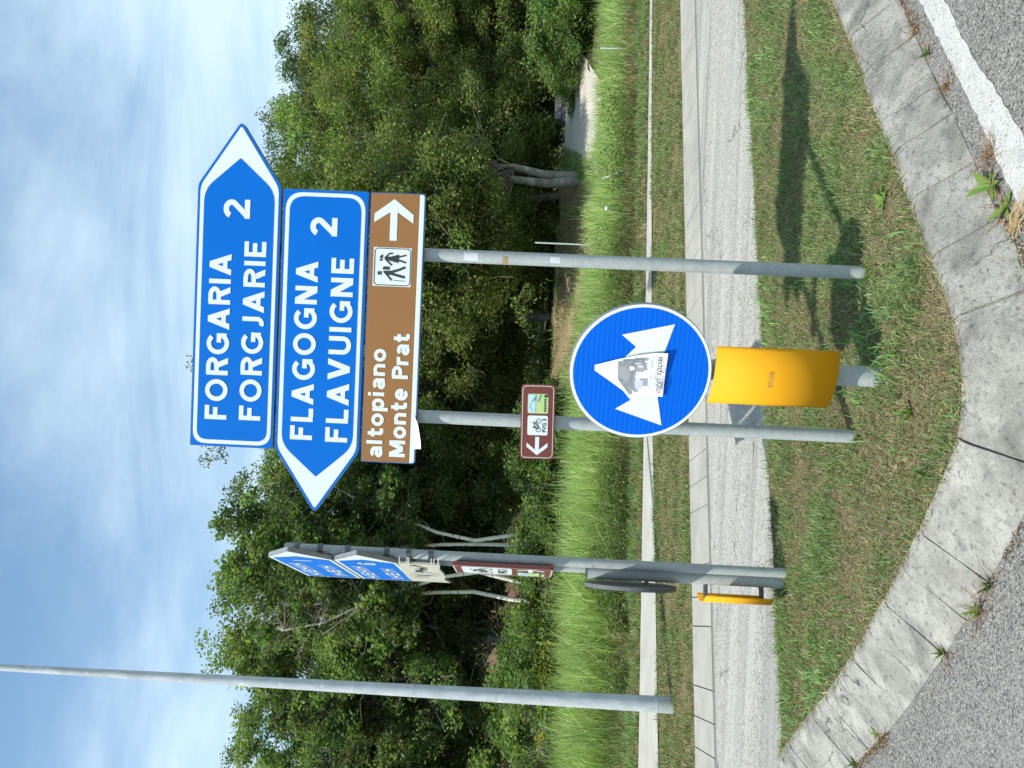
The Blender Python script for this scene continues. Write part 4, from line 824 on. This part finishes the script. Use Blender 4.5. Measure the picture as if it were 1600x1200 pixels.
trees = [  # name, mesh, u, Y, rz, scale, label, bark
 ('forked_tree', TI, 922, 18.8, .0, (1.0, 1.0, 1.0), 'tree with a forked mottled trunk standing beside the pale gravel road', M_bark),
 ('olive_green_tree', TA, 905, 23.2, .3, (1.0, 1.0, .93), 'olive green tree close behind the forked mottled trunk', M_bark),
 ('olive_green_tree', TB, 715, 25.2, 1.9, (1.0, 1.0, .98), 'olive green tree with grey twigs between the two front sign poles', M_bark),
 ('olive_green_tree', TA, 560, 24.5, 3.6, (1.0, 1.0, 1.06), 'olive green tree with drooping twigs directly behind the small maroon sign', M_bark),
 ('olive_green_tree', TB, 1075, 26.0, 4.4, (1.0, 1.0, .80), 'olive green tree right of the forked trunk with its crown over the gravel road', M_bark),
 ('olive_green_tree', TA, 1215, 25.5, 5.3, (1.1, 1.1, .80), 'olive green tree cut by the right-hand end of the tree line', M_bark),
 ('olive_green_tree', TB, 825, 28.0, 2.7, (1.0, 1.0, .96), 'olive green tree set back behind the right pole of the front signpost', M_bark),
 ('dark_green_tree', TE, 1090, 33.0, .8, (1.05, 1.05, 1.18), 'bluish dark tree rising behind the right end of the tree line', M_bark),
 ('dark_green_tree', TE, 985, 32.0, 2.4, (1.0, 1.0, 1.18), 'bluish dark tree whose top shows beside the tip of the upper blue arrow', M_bark),
 ('dark_green_tree', TE, 640, 33.0, 4.0, (1.1, 1.1, 1.42), 'tallest dark tree, its very top peeping over the upper blue arrow panel', M_bark),
 ('dark_green_tree', TE, 800, 34.0, 5.0, (1.1, 1.1, 1.15), 'dark tree hidden behind the blue panels in the middle of the wood', M_bark),
 ('dark_green_tree', TE, 1230, 33.0, 1.0, (1.1, 1.1, 1.0), 'bluish dark tree behind the right-hand end of the tree line', M_bark),
 ('airy_tree', TC, 440, 23.5, .5, (1.0, 1.0, .93), 'airy tree with sky showing through its crown left of the lower blue arrow', M_bark),
 ('broadleaf_tree', TD, 335, 23.5, 2.2, (1.0, 1.0, .89), 'broad green tree rising behind the edge-on sign cluster', M_bark),
 ('broadleaf_tree', TD, 205, 22.6, 3.9, (1.0, 1.0, .86), 'broad green tree between the edge-on sign cluster and the lamp post', M_bark),
 ('broadleaf_tree', TC, 110, 23.0, 5.1, (1.1, 1.1, .98), 'broad green tree with ragged top behind the lamp post', M_bark),
 ('broadleaf_tree', TD, -20, 24.0, 1.2, (1.1, 1.1, .90), 'broad green tree at the left-hand end of the tree line, beyond the lamp post', M_bark),
 ('slender_birch', TF, 382, 20.0, .2, (1, 1, 1.0), 'slender pale-trunked birch nearest to the maroon cycle plates', M_birch),
 ('slender_birch', TF, 343, 20.4, 1.7, (1, 1, .95), 'slender pale-trunked birch just right of the edge-on sign cluster', M_birch),
 ('slender_birch', TF, 272, 18.9, 3.0, (1, 1, .92), 'bent white birch trunk just left of the edge-on sign cluster, the brighter of two', M_birch),
 ('slender_birch', TF, 256, 19.4, 4.2, (1, 1, .98), 'thinner white birch trunk second to the left of the edge-on sign cluster', M_birch),
]
for nm, me, u, Y, rz, s_, lab, bk in trees:
    put_tree(nm, me, ux(u, Y), Y, rz, s_, lab, bk, 'tree', 'trees along the edge of the wood')
bushes = [
 (TG, 490, 19.5, .2, 1.0, 'green bush right of the first birch, behind the wire fence'), (TH, 405, 19.0, 1.4, .95, 'low dark green bush at the foot of the birches'),
 (TG, 330, 18.6, 2.9, .9, 'bright green bush behind the edge-on sign cluster'), (TH, 255, 18.2, 4.0, 1.0, 'dark bush under the white birch trunks'),
 (TG, 185, 18.5, 5.2, .95, 'bright bush below the earth bank, right of the lamp post'), (TH, 60, 16.5, .9, 1.05, 'dark round bush low at the left end of the picture'),
 (TG, 110, 19.0, 3.3, 1.1, 'green bush on the slope just left of the lamp post'), (TG, 1140, 19.0, 1.9, .95, 'fresh green bush at the far right above the tall grass'),
 (TG, 1215, 18.0, 4.6, .95, 'fresh green bush cut by the right end of the picture'), (TG, 1085, 19.6, 2.4, .62, 'small fresh green bush in front of the gravel road'),
 (TH, 625, 26.0, 5.9, .8, 'low dark bush beyond the dirt track behind the round sign'), (TG, -10, 21.0, 2.0, 1.3, 'leafy bush on the slope at the extreme left'),
 (TG, 560, 20.5, .7, .62, 'small bush behind the wire fence beside the small maroon sign'),
]
for me, u, Y, rz, s_, lab in bushes: put_tree('bush', me, ux(u, Y), Y, rz, s_, lab, M_bark, 'bush', 'bushes in front of the wood', cname='foliage', tname='stem')

rng = np.random.default_rng(5)
# woods behind: one leafy mass that closes the view between the trunks
nC = 1500; cx_ = rng.uniform(-42, 50, nC); cy_ = rng.uniform(36, 52, nC) + 0.08 * np.abs(cx_); cz_ = rng.uniform(0, 1, nC) ** 0.8 * (7.5 + 1.5 * np.sin(cx_ * .35)) + terrain(cx_, cy_)
keep = ~((cx_ > 2.0) & (cx_ < 24) & (cz_ < .7)); cx_, cy_, cz_ = cx_[keep], cy_[keep], cz_[keep]; nC = len(cx_)
nL = 110000; ci = rng.integers(0, nC, nL); off = rng.normal(0, .85, (nL, 3)); P_ = np.stack([cx_, cy_, cz_], 1)[ci] + off * [1.2, 1, .8]; P_[:, 2] = np.maximum(P_[:, 2], .1)
V, F, Ct = leaves(rng, P_, .4, rng.uniform(.22, .42, nL), palette(rng, nL, DEEP, [4, 3, 2, 4, 1], .2)); o = link('background_woods', np_mesh('background_woods', V, F, Ct), M_leaf)
tag(o, 'dense dark woodland mass closing the view behind the tree line', 'woods', None, 'stuff')
# undergrowth on the slope and under the trees
nL = 60000; q = np.stack([rng.uniform(-22, 14, nL), rng.uniform(18, 34, nL)], 1); m_ = (fnoise(q, .5, 3) > -.15) & ~(q[:, 0] > -.4) & ~((q[:, 0] > -12) & (q[:, 0] < -6.0) & (q[:, 1] > 24.5) & (fnoise(q, .9, 8) > -.5)); q = q[m_]; nL = len(q)
P_ = np.stack([q[:, 0], q[:, 1], terrain(q[:, 0], q[:, 1]) + rng.uniform(0, .55, nL) ** 1.5 + .05], 1)
V, F, Ct = leaves(rng, P_, .9, rng.uniform(.08, .20, nL), palette(rng, nL, FRESH, [3, 3, 2, 3], .2) * .85); o = link('undergrowth', np_mesh('undergrowth', V, F, Ct), M_leaf)
tag(o, 'low leafy undergrowth covering the slope beneath the trees', 'undergrowth', None, 'stuff')

# grass ---------------------------------------------------------------
GREEN = [(.15, .23, .085), (.20, .27, .105), (.11, .18, .065), (.25, .31, .13)]
DRYC = [(.33, .26, .155), (.42, .34, .21), (.23, .165, .10), (.28, .19, .125)]
def grass(name, label, poly, n, ln, wd, lean, dryf, z=.03, seed=1, cols=GREEN, dens=None, boost=1.0, dry=DRYC, hf=None):
    rng = np.random.default_rng(seed); q = scatter(rng, poly, n)
    f = fnoise(q, 2.2, seed); f2 = fnoise(q, 6.0, seed + 4)
    if dens is not None:
        k = rng.uniform(0, 1, len(q)) < np.clip(dens + .45 * f + .25 * f2, .06, 1); q, f, f2 = q[k], f[k], f2[k]
    n = len(q); f3 = fnoise(q, 15.0, seed + 9); d = rng.uniform(0, 1, n) < np.clip(dryf - .40 * f2 - .25 * f - .3 * f3, .04, .95)
    col = np.where(d[:, None], palette(rng, n, dry, [3, 2, 3, 2], .2), palette(rng, n, cols, [4, 3, 3, 1], .2)) * boost * (1 + .16 * f + .12 * f2)[:, None].clip(.6, 1.5)
    L_ = rng.uniform(*ln, n) * (1 + .35 * f2 + .3 * f3).clip(.35, 2) * (hf(q) if hf else 1); L_ = np.where(d, L_ * .8, L_); le = np.clip(rng.normal(lean, .25, n), 0, .98); le = np.where(d, np.clip(le + .25, 0, .98), le)
    zz_ = np.full(n, z) if not callable(z) else z(q)
    V, F, C = blades(rng, q, zz_ - .004, L_, rng.uniform(*wd, n), le, col)
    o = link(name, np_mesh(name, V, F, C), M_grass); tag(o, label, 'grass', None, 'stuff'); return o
isl_clip = [p for p in isl_poly]
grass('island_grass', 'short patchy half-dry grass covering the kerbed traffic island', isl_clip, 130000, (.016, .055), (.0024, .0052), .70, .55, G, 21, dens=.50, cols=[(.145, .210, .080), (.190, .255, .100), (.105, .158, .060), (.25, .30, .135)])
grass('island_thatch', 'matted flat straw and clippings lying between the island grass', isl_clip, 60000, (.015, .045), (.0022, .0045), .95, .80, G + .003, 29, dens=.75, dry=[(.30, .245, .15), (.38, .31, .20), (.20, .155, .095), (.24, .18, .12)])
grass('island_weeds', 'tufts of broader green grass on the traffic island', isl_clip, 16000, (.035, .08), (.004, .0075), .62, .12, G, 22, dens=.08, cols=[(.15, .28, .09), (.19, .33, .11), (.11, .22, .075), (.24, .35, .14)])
# dry straw along the kerb's back edge
rng = np.random.default_rng(33); t = rng.uniform(0, LEN, 9000); pp = np.array([tuple(atp(x)) for x in t]); nn_ = np.array([tuple(normal_at(x)) for x in t]); q = pp - nn_ * np.abs(rng.normal(0, .035, 9000))[:, None] + nn_ * .012
V, F, C = blades(rng, q, np.full(9000, G - .002), rng.uniform(.015, .05, 9000), rng.uniform(.002, .004, 9000), np.clip(rng.normal(.8, .15, 9000), 0, .98), palette(rng, 9000, DRYC + GREEN[:2], [4, 4, 2, 3, 2, 2], .2))
o = link('kerb_straw', np_mesh('kerb_straw', V, F, C), M_grass); tag(o, 'dry straw fringe along the island side of the kerb', 'dry grass', None, 'stuff')
vclip = [p for p in vp if -7.5 < p[0] < 9] ; vclip = [rq(-6.5, 7.24), rq(11.5, 7.24), (10.6, 12.6), (5.86, 11.389), (2.9, 10.62), (.084, 9.794), (-2.1, 8.93), (-4.063, 8.187), (-7.5, 6.6)]
grass('verge_grass', 'mown green and brown grass between the gutter and the pale path', vclip, 130000, (.03, .075), (.005, .010), .62, .50, .03, 23, dens=.75, cols=[(.15, .205, .08), (.19, .24, .095), (.11, .155, .06), (.24, .28, .13)])
mclip = [(-6.5, 9.05), (-4.724, 9.49), (-2.2, 9.98), (.085, 10.44), (3.0, 11.02), (6.0, 11.66), (9, 12.5), (8.6, 14.4), (2, 12.3), (-2, 11.6), (-6.5, 10.9)]
grass('margin_grass', 'rough brownish mown grass just beyond the path', mclip, 70000, (.05, .14), (.006, .012), .5, .45, .03, 24, dens=.8)
tall = [(-7.5, 10.6), (-2, 11.7), (2, 12.3), (6, 13.3), (10, 14.6), (11, 17.5), (4, 17.2), (-2, 16.6), (-9.5, 15.5)]
TALLG = [(.28, .385, .125), (.35, .45, .16), (.22, .31, .10), (.43, .50, .21)]
grass('tall_grass', 'bright tall grass standing in a band between path and woods', tall, 95000, (.42, .86), (.008, .016), .34, .20, 0.0, 25, hf=lambda q: 1.08 - .40 * S(-.5, 4.5, q[:, 0]), cols=TALLG, dry=[(.34, .33, .13), (.30, .25, .12), (.22, .22, .08), (.36, .30, .18)])
grass('dry_tall_grass', 'dry brownish stalks at the foot of the tall grass', [(-7, 10.3), (-2, 11.3), (2, 11.9), (6, 12.8), (10, 14.0), (10, 14.9), (6, 13.6), (2, 12.6), (-2, 12.0), (-7, 11.0)], 22000, (.20, .48), (.006, .012), .45, .75, 0.0, 26, dens=.7)
grass('far_grass', 'yellowing grass strip behind the tall band', [(-11, 15.6), (-2, 16.8), (4, 17.4), (11, 17.6), (8, 24), (0, 23), (-12, 19)], 60000, (.30, .65), (.014, .026), .35, .35, lambda q: terrain(q[:, 0], q[:, 1]) + 0, 27, hf=lambda q: 1 - .5 * S(0, 3, q[:, 0]), dens=.8, cols=[(.14, .20, .05), (.18, .22, .06), (.10, .16, .04), (.20, .24, .08)])
grass('slope_grass', 'sparse dry grass growing over the bare earth slope', [(-.2, 17.7), (4.9, 17.8), (6.1, 21.4), (-.4, 21.6)], 9000, (.06, .22), (.012, .022), .5, .7, lambda q: .50 + (q[:, 1] - 18.2) * .153, 61, dens=.35)
grass('road_edge_grass', 'grass tufts fringing the pale gravel road', [(4.4, 16.9), (5.0, 16.9), (6.7, 21.0), (6.1, 21.2)], 5000, (.10, .26), (.012, .022), .35, .3, lambda q: .30 + (q[:, 1] - 17) * .15, 62, dens=.9)
# dark broad-leaved weeds in front of the tall grass
nL = 26000; rng = np.random.default_rng(41); q = scatter(rng, [(-4.4, 10.5), (-1.0, 11.2), (-1.2, 12.4), (-4.6, 11.9)], nL // 2); q = np.concatenate([q, scatter(rng, [(-1.0, 11.3), (5.5, 12.5), (5.5, 13.1), (-1, 12.2)], nL // 4)]); q = q[fnoise(q, 1.6, 2) > -.25]; nL = len(q)
P_ = np.stack([q[:, 0], q[:, 1], rng.uniform(.03, .52, nL) * (1 + .3 * fnoise(q, 2.5, 6))], 1); V, F, Ct = leaves(rng, P_, .7, rng.uniform(.03, .07, nL), palette(rng, nL, DEEP, [4, 4, 3, 2, 2], .2))
o = link('broadleaf_weeds', np_mesh('broadleaf_weeds', V, F, Ct), M_leaf); tag(o, 'dark broad-leaved weeds growing in front of the bright tall grass', 'weeds', None, 'stuff')
nL = 2600; rng = np.random.default_rng(43); q = np.stack([rng.normal(-7.2, .9, nL), rng.normal(16.8, .5, nL)], 1); P_ = np.stack([q[:, 0], q[:, 1], rng.uniform(.5, 1.15, nL)], 1); V, F, Ct = leaves(rng, P_, .7, rng.uniform(.04, .08, nL), palette(rng, nL, [(.55, .45, .03), (.30, .33, .04)], [2, 1], .15))
o = link('yellow_flowers', np_mesh('yellow_flowers', V, F, Ct), M_leaf); tag(o, 'patch of yellow wildflowers beyond the tall grass at the left', 'flowers', None, 'stuff')

# litter, gravel and moss along the outer kerb edge
rng = np.random.default_rng(51); n = 5200; t = rng.uniform(0.2, LEN - .2, n); pp = np.array([tuple(atp(x)) for x in t]); nn_ = np.array([tuple(normal_at(x)) for x in t]); ww = np.array([kw(x) for x in t])
dn = np.abs(rng.normal(0, .022, n)) ; q = pp + nn_ * (ww + dn)[:, None]; q = q[fnoise(q, 4.5, 9) > -.1]; n = len(q)
V, F, C = leaves(rng, np.stack([q[:, 0], q[:, 1], rng.uniform(.002, .012, n)], 1), 1.2, rng.uniform(.004, .016, n), palette(rng, n, [(.22, .15, .08), (.10, .07, .045), (.34, .25, .14), (.14, .06, .04)], [3, 4, 2, 1], .2), .6)
o = link('kerb_litter', np_mesh('kerb_litter', V, F, C), M_dry); tag(o, 'brown crumbs of dead leaves and grit along the foot of the kerb', 'litter', None, 'stuff')
n = 2200; rng = np.random.default_rng(52); q = np.stack([rng.uniform(-2.0, 2.2, n), rng.uniform(2.3, 3.6, n)], 1); V, F, C = leaves(rng, np.stack([q[:, 0], q[:, 1], np.full(n, .005)], 1), 2.5, rng.uniform(.003, .010, n), palette(rng, n, [(.10, .06, .045), (.30, .28, .25), (.30, .22, .12)], [2, 3, 1], .2), .7)
q_ok = ~in_poly(q, isl_poly); F = F[q_ok]
o = link('loose_grit', np_mesh('loose_grit', V, F, C), M_dry); tag(o, 'scattered grit and leaf crumbs lying on the asphalt', 'grit', None, 'stuff')
# longer grass left standing at the feet of the posts
rng = np.random.default_rng(71); qs = []
for (x, y, r0) in ((-.167, 3.454, .035), (.571, 3.431, .035), (.100, 3.245, .048), (-.975, 4.22, .035), (-1.045, 4.30, .05)):
    m_ = 240; a = rng.uniform(0, 6.28, m_); rr_ = r0 + np.abs(rng.normal(0, .022, m_)); qs.append(np.stack([x + np.cos(a) * rr_, y + np.sin(a) * rr_], 1))
q = np.concatenate(qs); n = len(q); V, F, C = blades(rng, q, np.full(n, G - .004), rng.uniform(.012, .045, n), rng.uniform(.003, .005, n), np.clip(rng.normal(.6, .25, n), 0, .95), palette(rng, n, GREEN + DRYC[:2], [4, 3, 3, 1, 3, 2], .2))
o = link('post_foot_grass', np_mesh('post_foot_grass', V, F, C), M_grass); tag(o, 'longer grass blades left standing at the feet of the sign posts', 'grass', None, 'stuff')
# stones and bare soil at the foot of the round sign's post
rng2 = random.Random(6)
mb = MB(); 
for i in range(60):
    x = 0.10 + rng2.gauss(-.10, .16); y = 3.05 + rng2.gauss(0, .05); r = rng2.uniform(.006, .022); c = Vector((x, y, G + r * .2)); 
    vs = [c + Vector((math.cos(k * 1.26) * r * rng2.uniform(.7, 1.2), math.sin(k * 1.26) * r * rng2.uniform(.7, 1.2), 0)) for k in range(5)] + [c + Vector((0, 0, r * .5))]
    mb.add(vs, [(k, (k + 1) % 5, 5) for k in range(5)])
o = mb.build('soil_crumbs', M_tan); tag(o, 'pale crumbs of soil and small stones around the round sign\'s post', 'soil', None, 'stuff')

# weeds rooted in the joint between kerb and asphalt
def leaf_strip(L, W, droop, seg=5, fold=.25):
    mb = MB(); vs = []
    for k in range(seg + 1):
        t = k / seg; w = W * math.sin(math.pi * min(1, .08 + .92 * t) ** .8) * .5 if t < 1 else .0008; x = L * t * (1 - .15 * droop * t); z = L * (.55 * t - droop * t * t)
        vs += [(x, -w, z + w * fold), (x, 0, z), (x, w, z + w * fold)]
    mb.add(vs, [(3 * k + a, 3 * k + 3 + a, 3 * k + 4 + a, 3 * k + 1 + a) for k in range(seg) for a in (0, 1)]); return mb.mesh('leaf', True)
def tint_mesh(me, c):
    a = me.color_attributes.new('tint', 'FLOAT_COLOR', 'POINT'); a.data.foreach_set('color', np.tile(np.array([*c, 1], np.float32), len(me.vertices))); return me
LM = {}
def weed(px, py, z, n, L, W, droop, col, label, seed, cat='weed', dry=0, up=0.0):
    x, y = gnd_px(px, py, z); r = random.Random(seed); e = empty('weed', (x, y, z)); tag(e, label, cat, 'weeds around the kerb')
    key = (L, W, droop, col)
    if key not in LM: me = tint_mesh(leaf_strip(L, W, droop), col); me.materials.append(M_grass); LM[key] = me
    for i in range(n):
        o = link('leaf', LM[key], None, e); o.rotation_euler = (r.uniform(-.3, .3), r.uniform(-.5, .35) - up, 6.283 * i / n + r.uniform(-.4, .4)); s_ = r.uniform(.55, 1.1); o.scale = (s_, s_, s_)
    if dry:
        mb = MB()
        for i in range(dry):
            a = r.uniform(0, 6.28); l_ = r.uniform(.04, .13); p0 = Vector((r.gauss(0, .015), r.gauss(0, .015), 0)); pts = [p0]
            for k in range(4): p0 = p0 + Vector((math.cos(a) * l_ / 4, math.sin(a) * l_ / 4, r.uniform(.0, .018))); a += r.gauss(0, .5); pts.append(p0)
            mb.tube(pts, [.0018, .0015, .0012, .001, .0007], 3, False)
        me = mb.mesh('dry_stems'); tint_mesh(me, (.25, .15, .08)); link('dry_stems', me, M_dry, e)
LG = (.16, .26, .055); DG = (.08, .16, .04)
weed(1552, 290, 0.0, 9, .105, .034, .35, LG, 'largest leafy green weed rooted between kerb and white line', 1, dry=8)
weed(1572, 326, 0.0, 10, .065, .020, .3, LG, 'small rosette weed beside the largest weed at the kerb foot', 2, dry=10)
weed(1545, 245, 0.0, 4, .03, .010, .3, (.16, .10, .05), 'tangle of reddish dead twigs on the kerb above the largest weed', 3, dry=26)
weed(1478, 135, 0.0, 7, .03, .010, .3, (.18, .12, .06), 'brown dead tuft between kerb and line, middle of three', 4, dry=16)
weed(1452, 85, 0.0, 12, .045, .008, .25, DG, 'narrow-leaved green tuft at the kerb foot towards the upper right', 5, dry=8, up=.5)
weed(1432, 45, 0.0, 7, .035, .009, .3, (.22, .15, .07), 'dry brown tuft at the kerb foot nearest the right-hand edge', 6, dry=14)
weed(1548, 918, 0.0, 11, .055, .014, .25, DG, 'dark green tuft at the kerb foot, left of the corner', 7, dry=8, up=.4)
weed(1530, 955, 0.0, 12, .055, .010, .25, LG, 'grassy tuft with straw beside the dark green kerb tuft', 8, dry=18, up=.4)
weed(1478, 1020, 0.0, 12, .050, .008, .25, DG, 'thin tuft at the kerb foot between the two grassy clumps on the left', 9, dry=14, up=.5)
weed(1376, 1148, 0.0, 14, .050, .010, .25, LG, 'green tuft with brown straw near the lower end of the left kerb', 10, dry=16, up=.4)
weed(1338, 1194, 0.0, 14, .055, .012, .25, DG, 'last green tuft at the kerb foot at the left-hand edge', 11, dry=8, up=.4)
weed(1596, 762, 0.0, 12, .045, .014, .3, LG, 'round green tuft at the kerb corner on the picture edge', 12, dry=4, up=.3)
weed(1597, 425, 0.0, 7, .045, .022, .3, DG, 'leafy weed at the kerb foot on the picture edge, below the rosette', 13, dry=6)
weed(1383, 312, G, 9, .075, .026, .3, LG, 'bright broad-leaved weed in the island grass near the right kerb', 14)
weed(1450, 742, G, 11, .085, .012, .25, DG, 'spiky green tuft on the island near the kerb corner', 15, up=.3)
weed(1425, 645, G, 12, .075, .012, .25, LG, 'light green grass tuft below the yellow marker', 16, up=.3)
# dry straw bundle lying at the kerb
x, y = gnd_px(1585, 360); r = random.Random(9); mb = MB()
for i in range(30):
    p0 = Vector((r.gauss(0, .02), r.gauss(0, .02), .004 + r.uniform(0, .01))); a = r.gauss(-.9, .35); l_ = r.uniform(.05, .16); mb.tube([p0, p0 + Vector((math.cos(a) * l_ / 2, math.sin(a) * l_ / 2, .012)), p0 + Vector((math.cos(a) * l_, math.sin(a) * l_, .004))], [.002, .0017, .001], 3, False)
me = mb.mesh('straw_bundle'); tint_mesh(me, (.38, .28, .15)); o = link('straw_bundle', me, M_dry); o.location = (x, y, 0); tag(o, 'flattened bundle of dry straw lying at the kerb foot below the rosette weed', 'straw')

# ------------------------------------------------------------------ stakes, fence, tarp, wall, far things
def stake(px, x_top, x_bot, Y, r, m, label, tilt=(0, 0), h_=None):
    # px = photo y of the stake, x_top/x_bot = its ends
    d = _F * FOC + _Rc * (600 - px) - _Uc * (x_top - 800); t = Y / d.y; X_ = d.x * t; ztop = CAM_H + d.z * t
    e = MB().tube([(0, 0, 0), (tilt[0], tilt[1], ztop)], r, 8).build('stake', m); e.location = (X_ - tilt[0], Y - tilt[1], 0); tag(e, label, 'stake', 'thin stakes in the grass'); return e
stake(75, 938, 990, 13.6, .014, M_pstake, 'thin pale metal stake upright in the tall grass at the far right')
stake(279, 942, 990, 12.9, .016, M_pstake, 'tilted pale stake leaning in the tall grass in front of the forked trunk', (-.22, .1))
stake(379, 836, 912, 17.5, .018, M_pstake, 'taller pale metal stake beside the right pole of the front signpost')
fe = empty('wire_fence', (0, 17.6, 0)); tag(fe, 'low wire fence with pale wooden stakes running in front of the bushes', 'fence')
us = [(1140 + 60, 0), ]
for u in (590, 535, 482, 422, 372, 310, 254, 190, 124, 40): 
    Xp = ux(u, 17.6); tp = .84 if u < 500 else 1.0
    MB().tube([(Xp, 0, -.05), (Xp + .02, 0, tp)], .024 if u < 500 else .018, 7).build('fence_post', M_wood if u < 500 else M_wire, fe)
for z in (.25, .60, .94): MB().tube([(ux(40, 17.6), 0.028, z * .82), (ux(482, 17.6), 0.028, z * .82), (ux(600, 17.6), 0.028, z)], .006, 5).build('fence_wire', M_wire, fe)
# teal sheet glimpsed among the tree crowns
_d = _F * FOC + _Rc * (600 - 918) - _Uc * (622 - 800); _t = 24.6 / _d.y; cpx = (_d.x * _t, 24.6, CAM_H + _d.z * _t)
mb = MB(); vs = []; n = 6
for j in range(n + 1):
    for i in range(n + 1): vs.append((-.6 + 1.2 * i / n, .12 * math.sin(i * 1.3 + j * .9), -.35 + .7 * j / n))
mb.add(vs, [(j * 7 + i, j * 7 + i + 1, (j + 1) * 7 + i + 1, (j + 1) * 7 + i) for j in range(n) for i in range(n)])
o = mb.build('teal_sheet', M_teal, None, True); o.location = (cpx[0] * 20.4 / 24.6, 20.4, CAM_H + (cpx[2] - CAM_H) * 20.4 / 24.6); o.modifiers.new('t', 'SOLIDIFY').thickness = .02; tag(o, 'teal green sheet caught among the crowns behind the edge-on signs', 'tarpaulin')
# stone wall by the gravel road
w = empty('stone_wall', (9.4, 21.4, .80)); tag(w, 'low grey stone retaining wall at the back of the pale gravel road', 'wall')
rgw = random.Random(12)
for rrow in range(2):
    x = -2.0 + rgw.uniform(0, .2)
    while x < 1.6:
        L = rgw.uniform(.3, .6); z0 = .1 + rrow * .2; MB().box(x, x + L - .03, rgw.uniform(-.03, .03), .4, z0, z0 + .18).build('stone', M_stone, w); x += L
# little white flower head in the tall grass
o = MB().tube([(0, 0, 0), (0, 0, .52)], .003, 5).build('white_flower', M_grass); 
tint_mesh(o.data, (.1, .16, .05)); MB().tube([(0, 0, .50), (0, 0, .53), (0, 0, .56)], [.012, .034, .008], 10).build('flower_head', M_paper, o); x, y = ux(880, 11.7), 11.7; o.location = (x, y, 0.03); tag(o, 'single white flower head in the weeds beyond the path', 'flower')
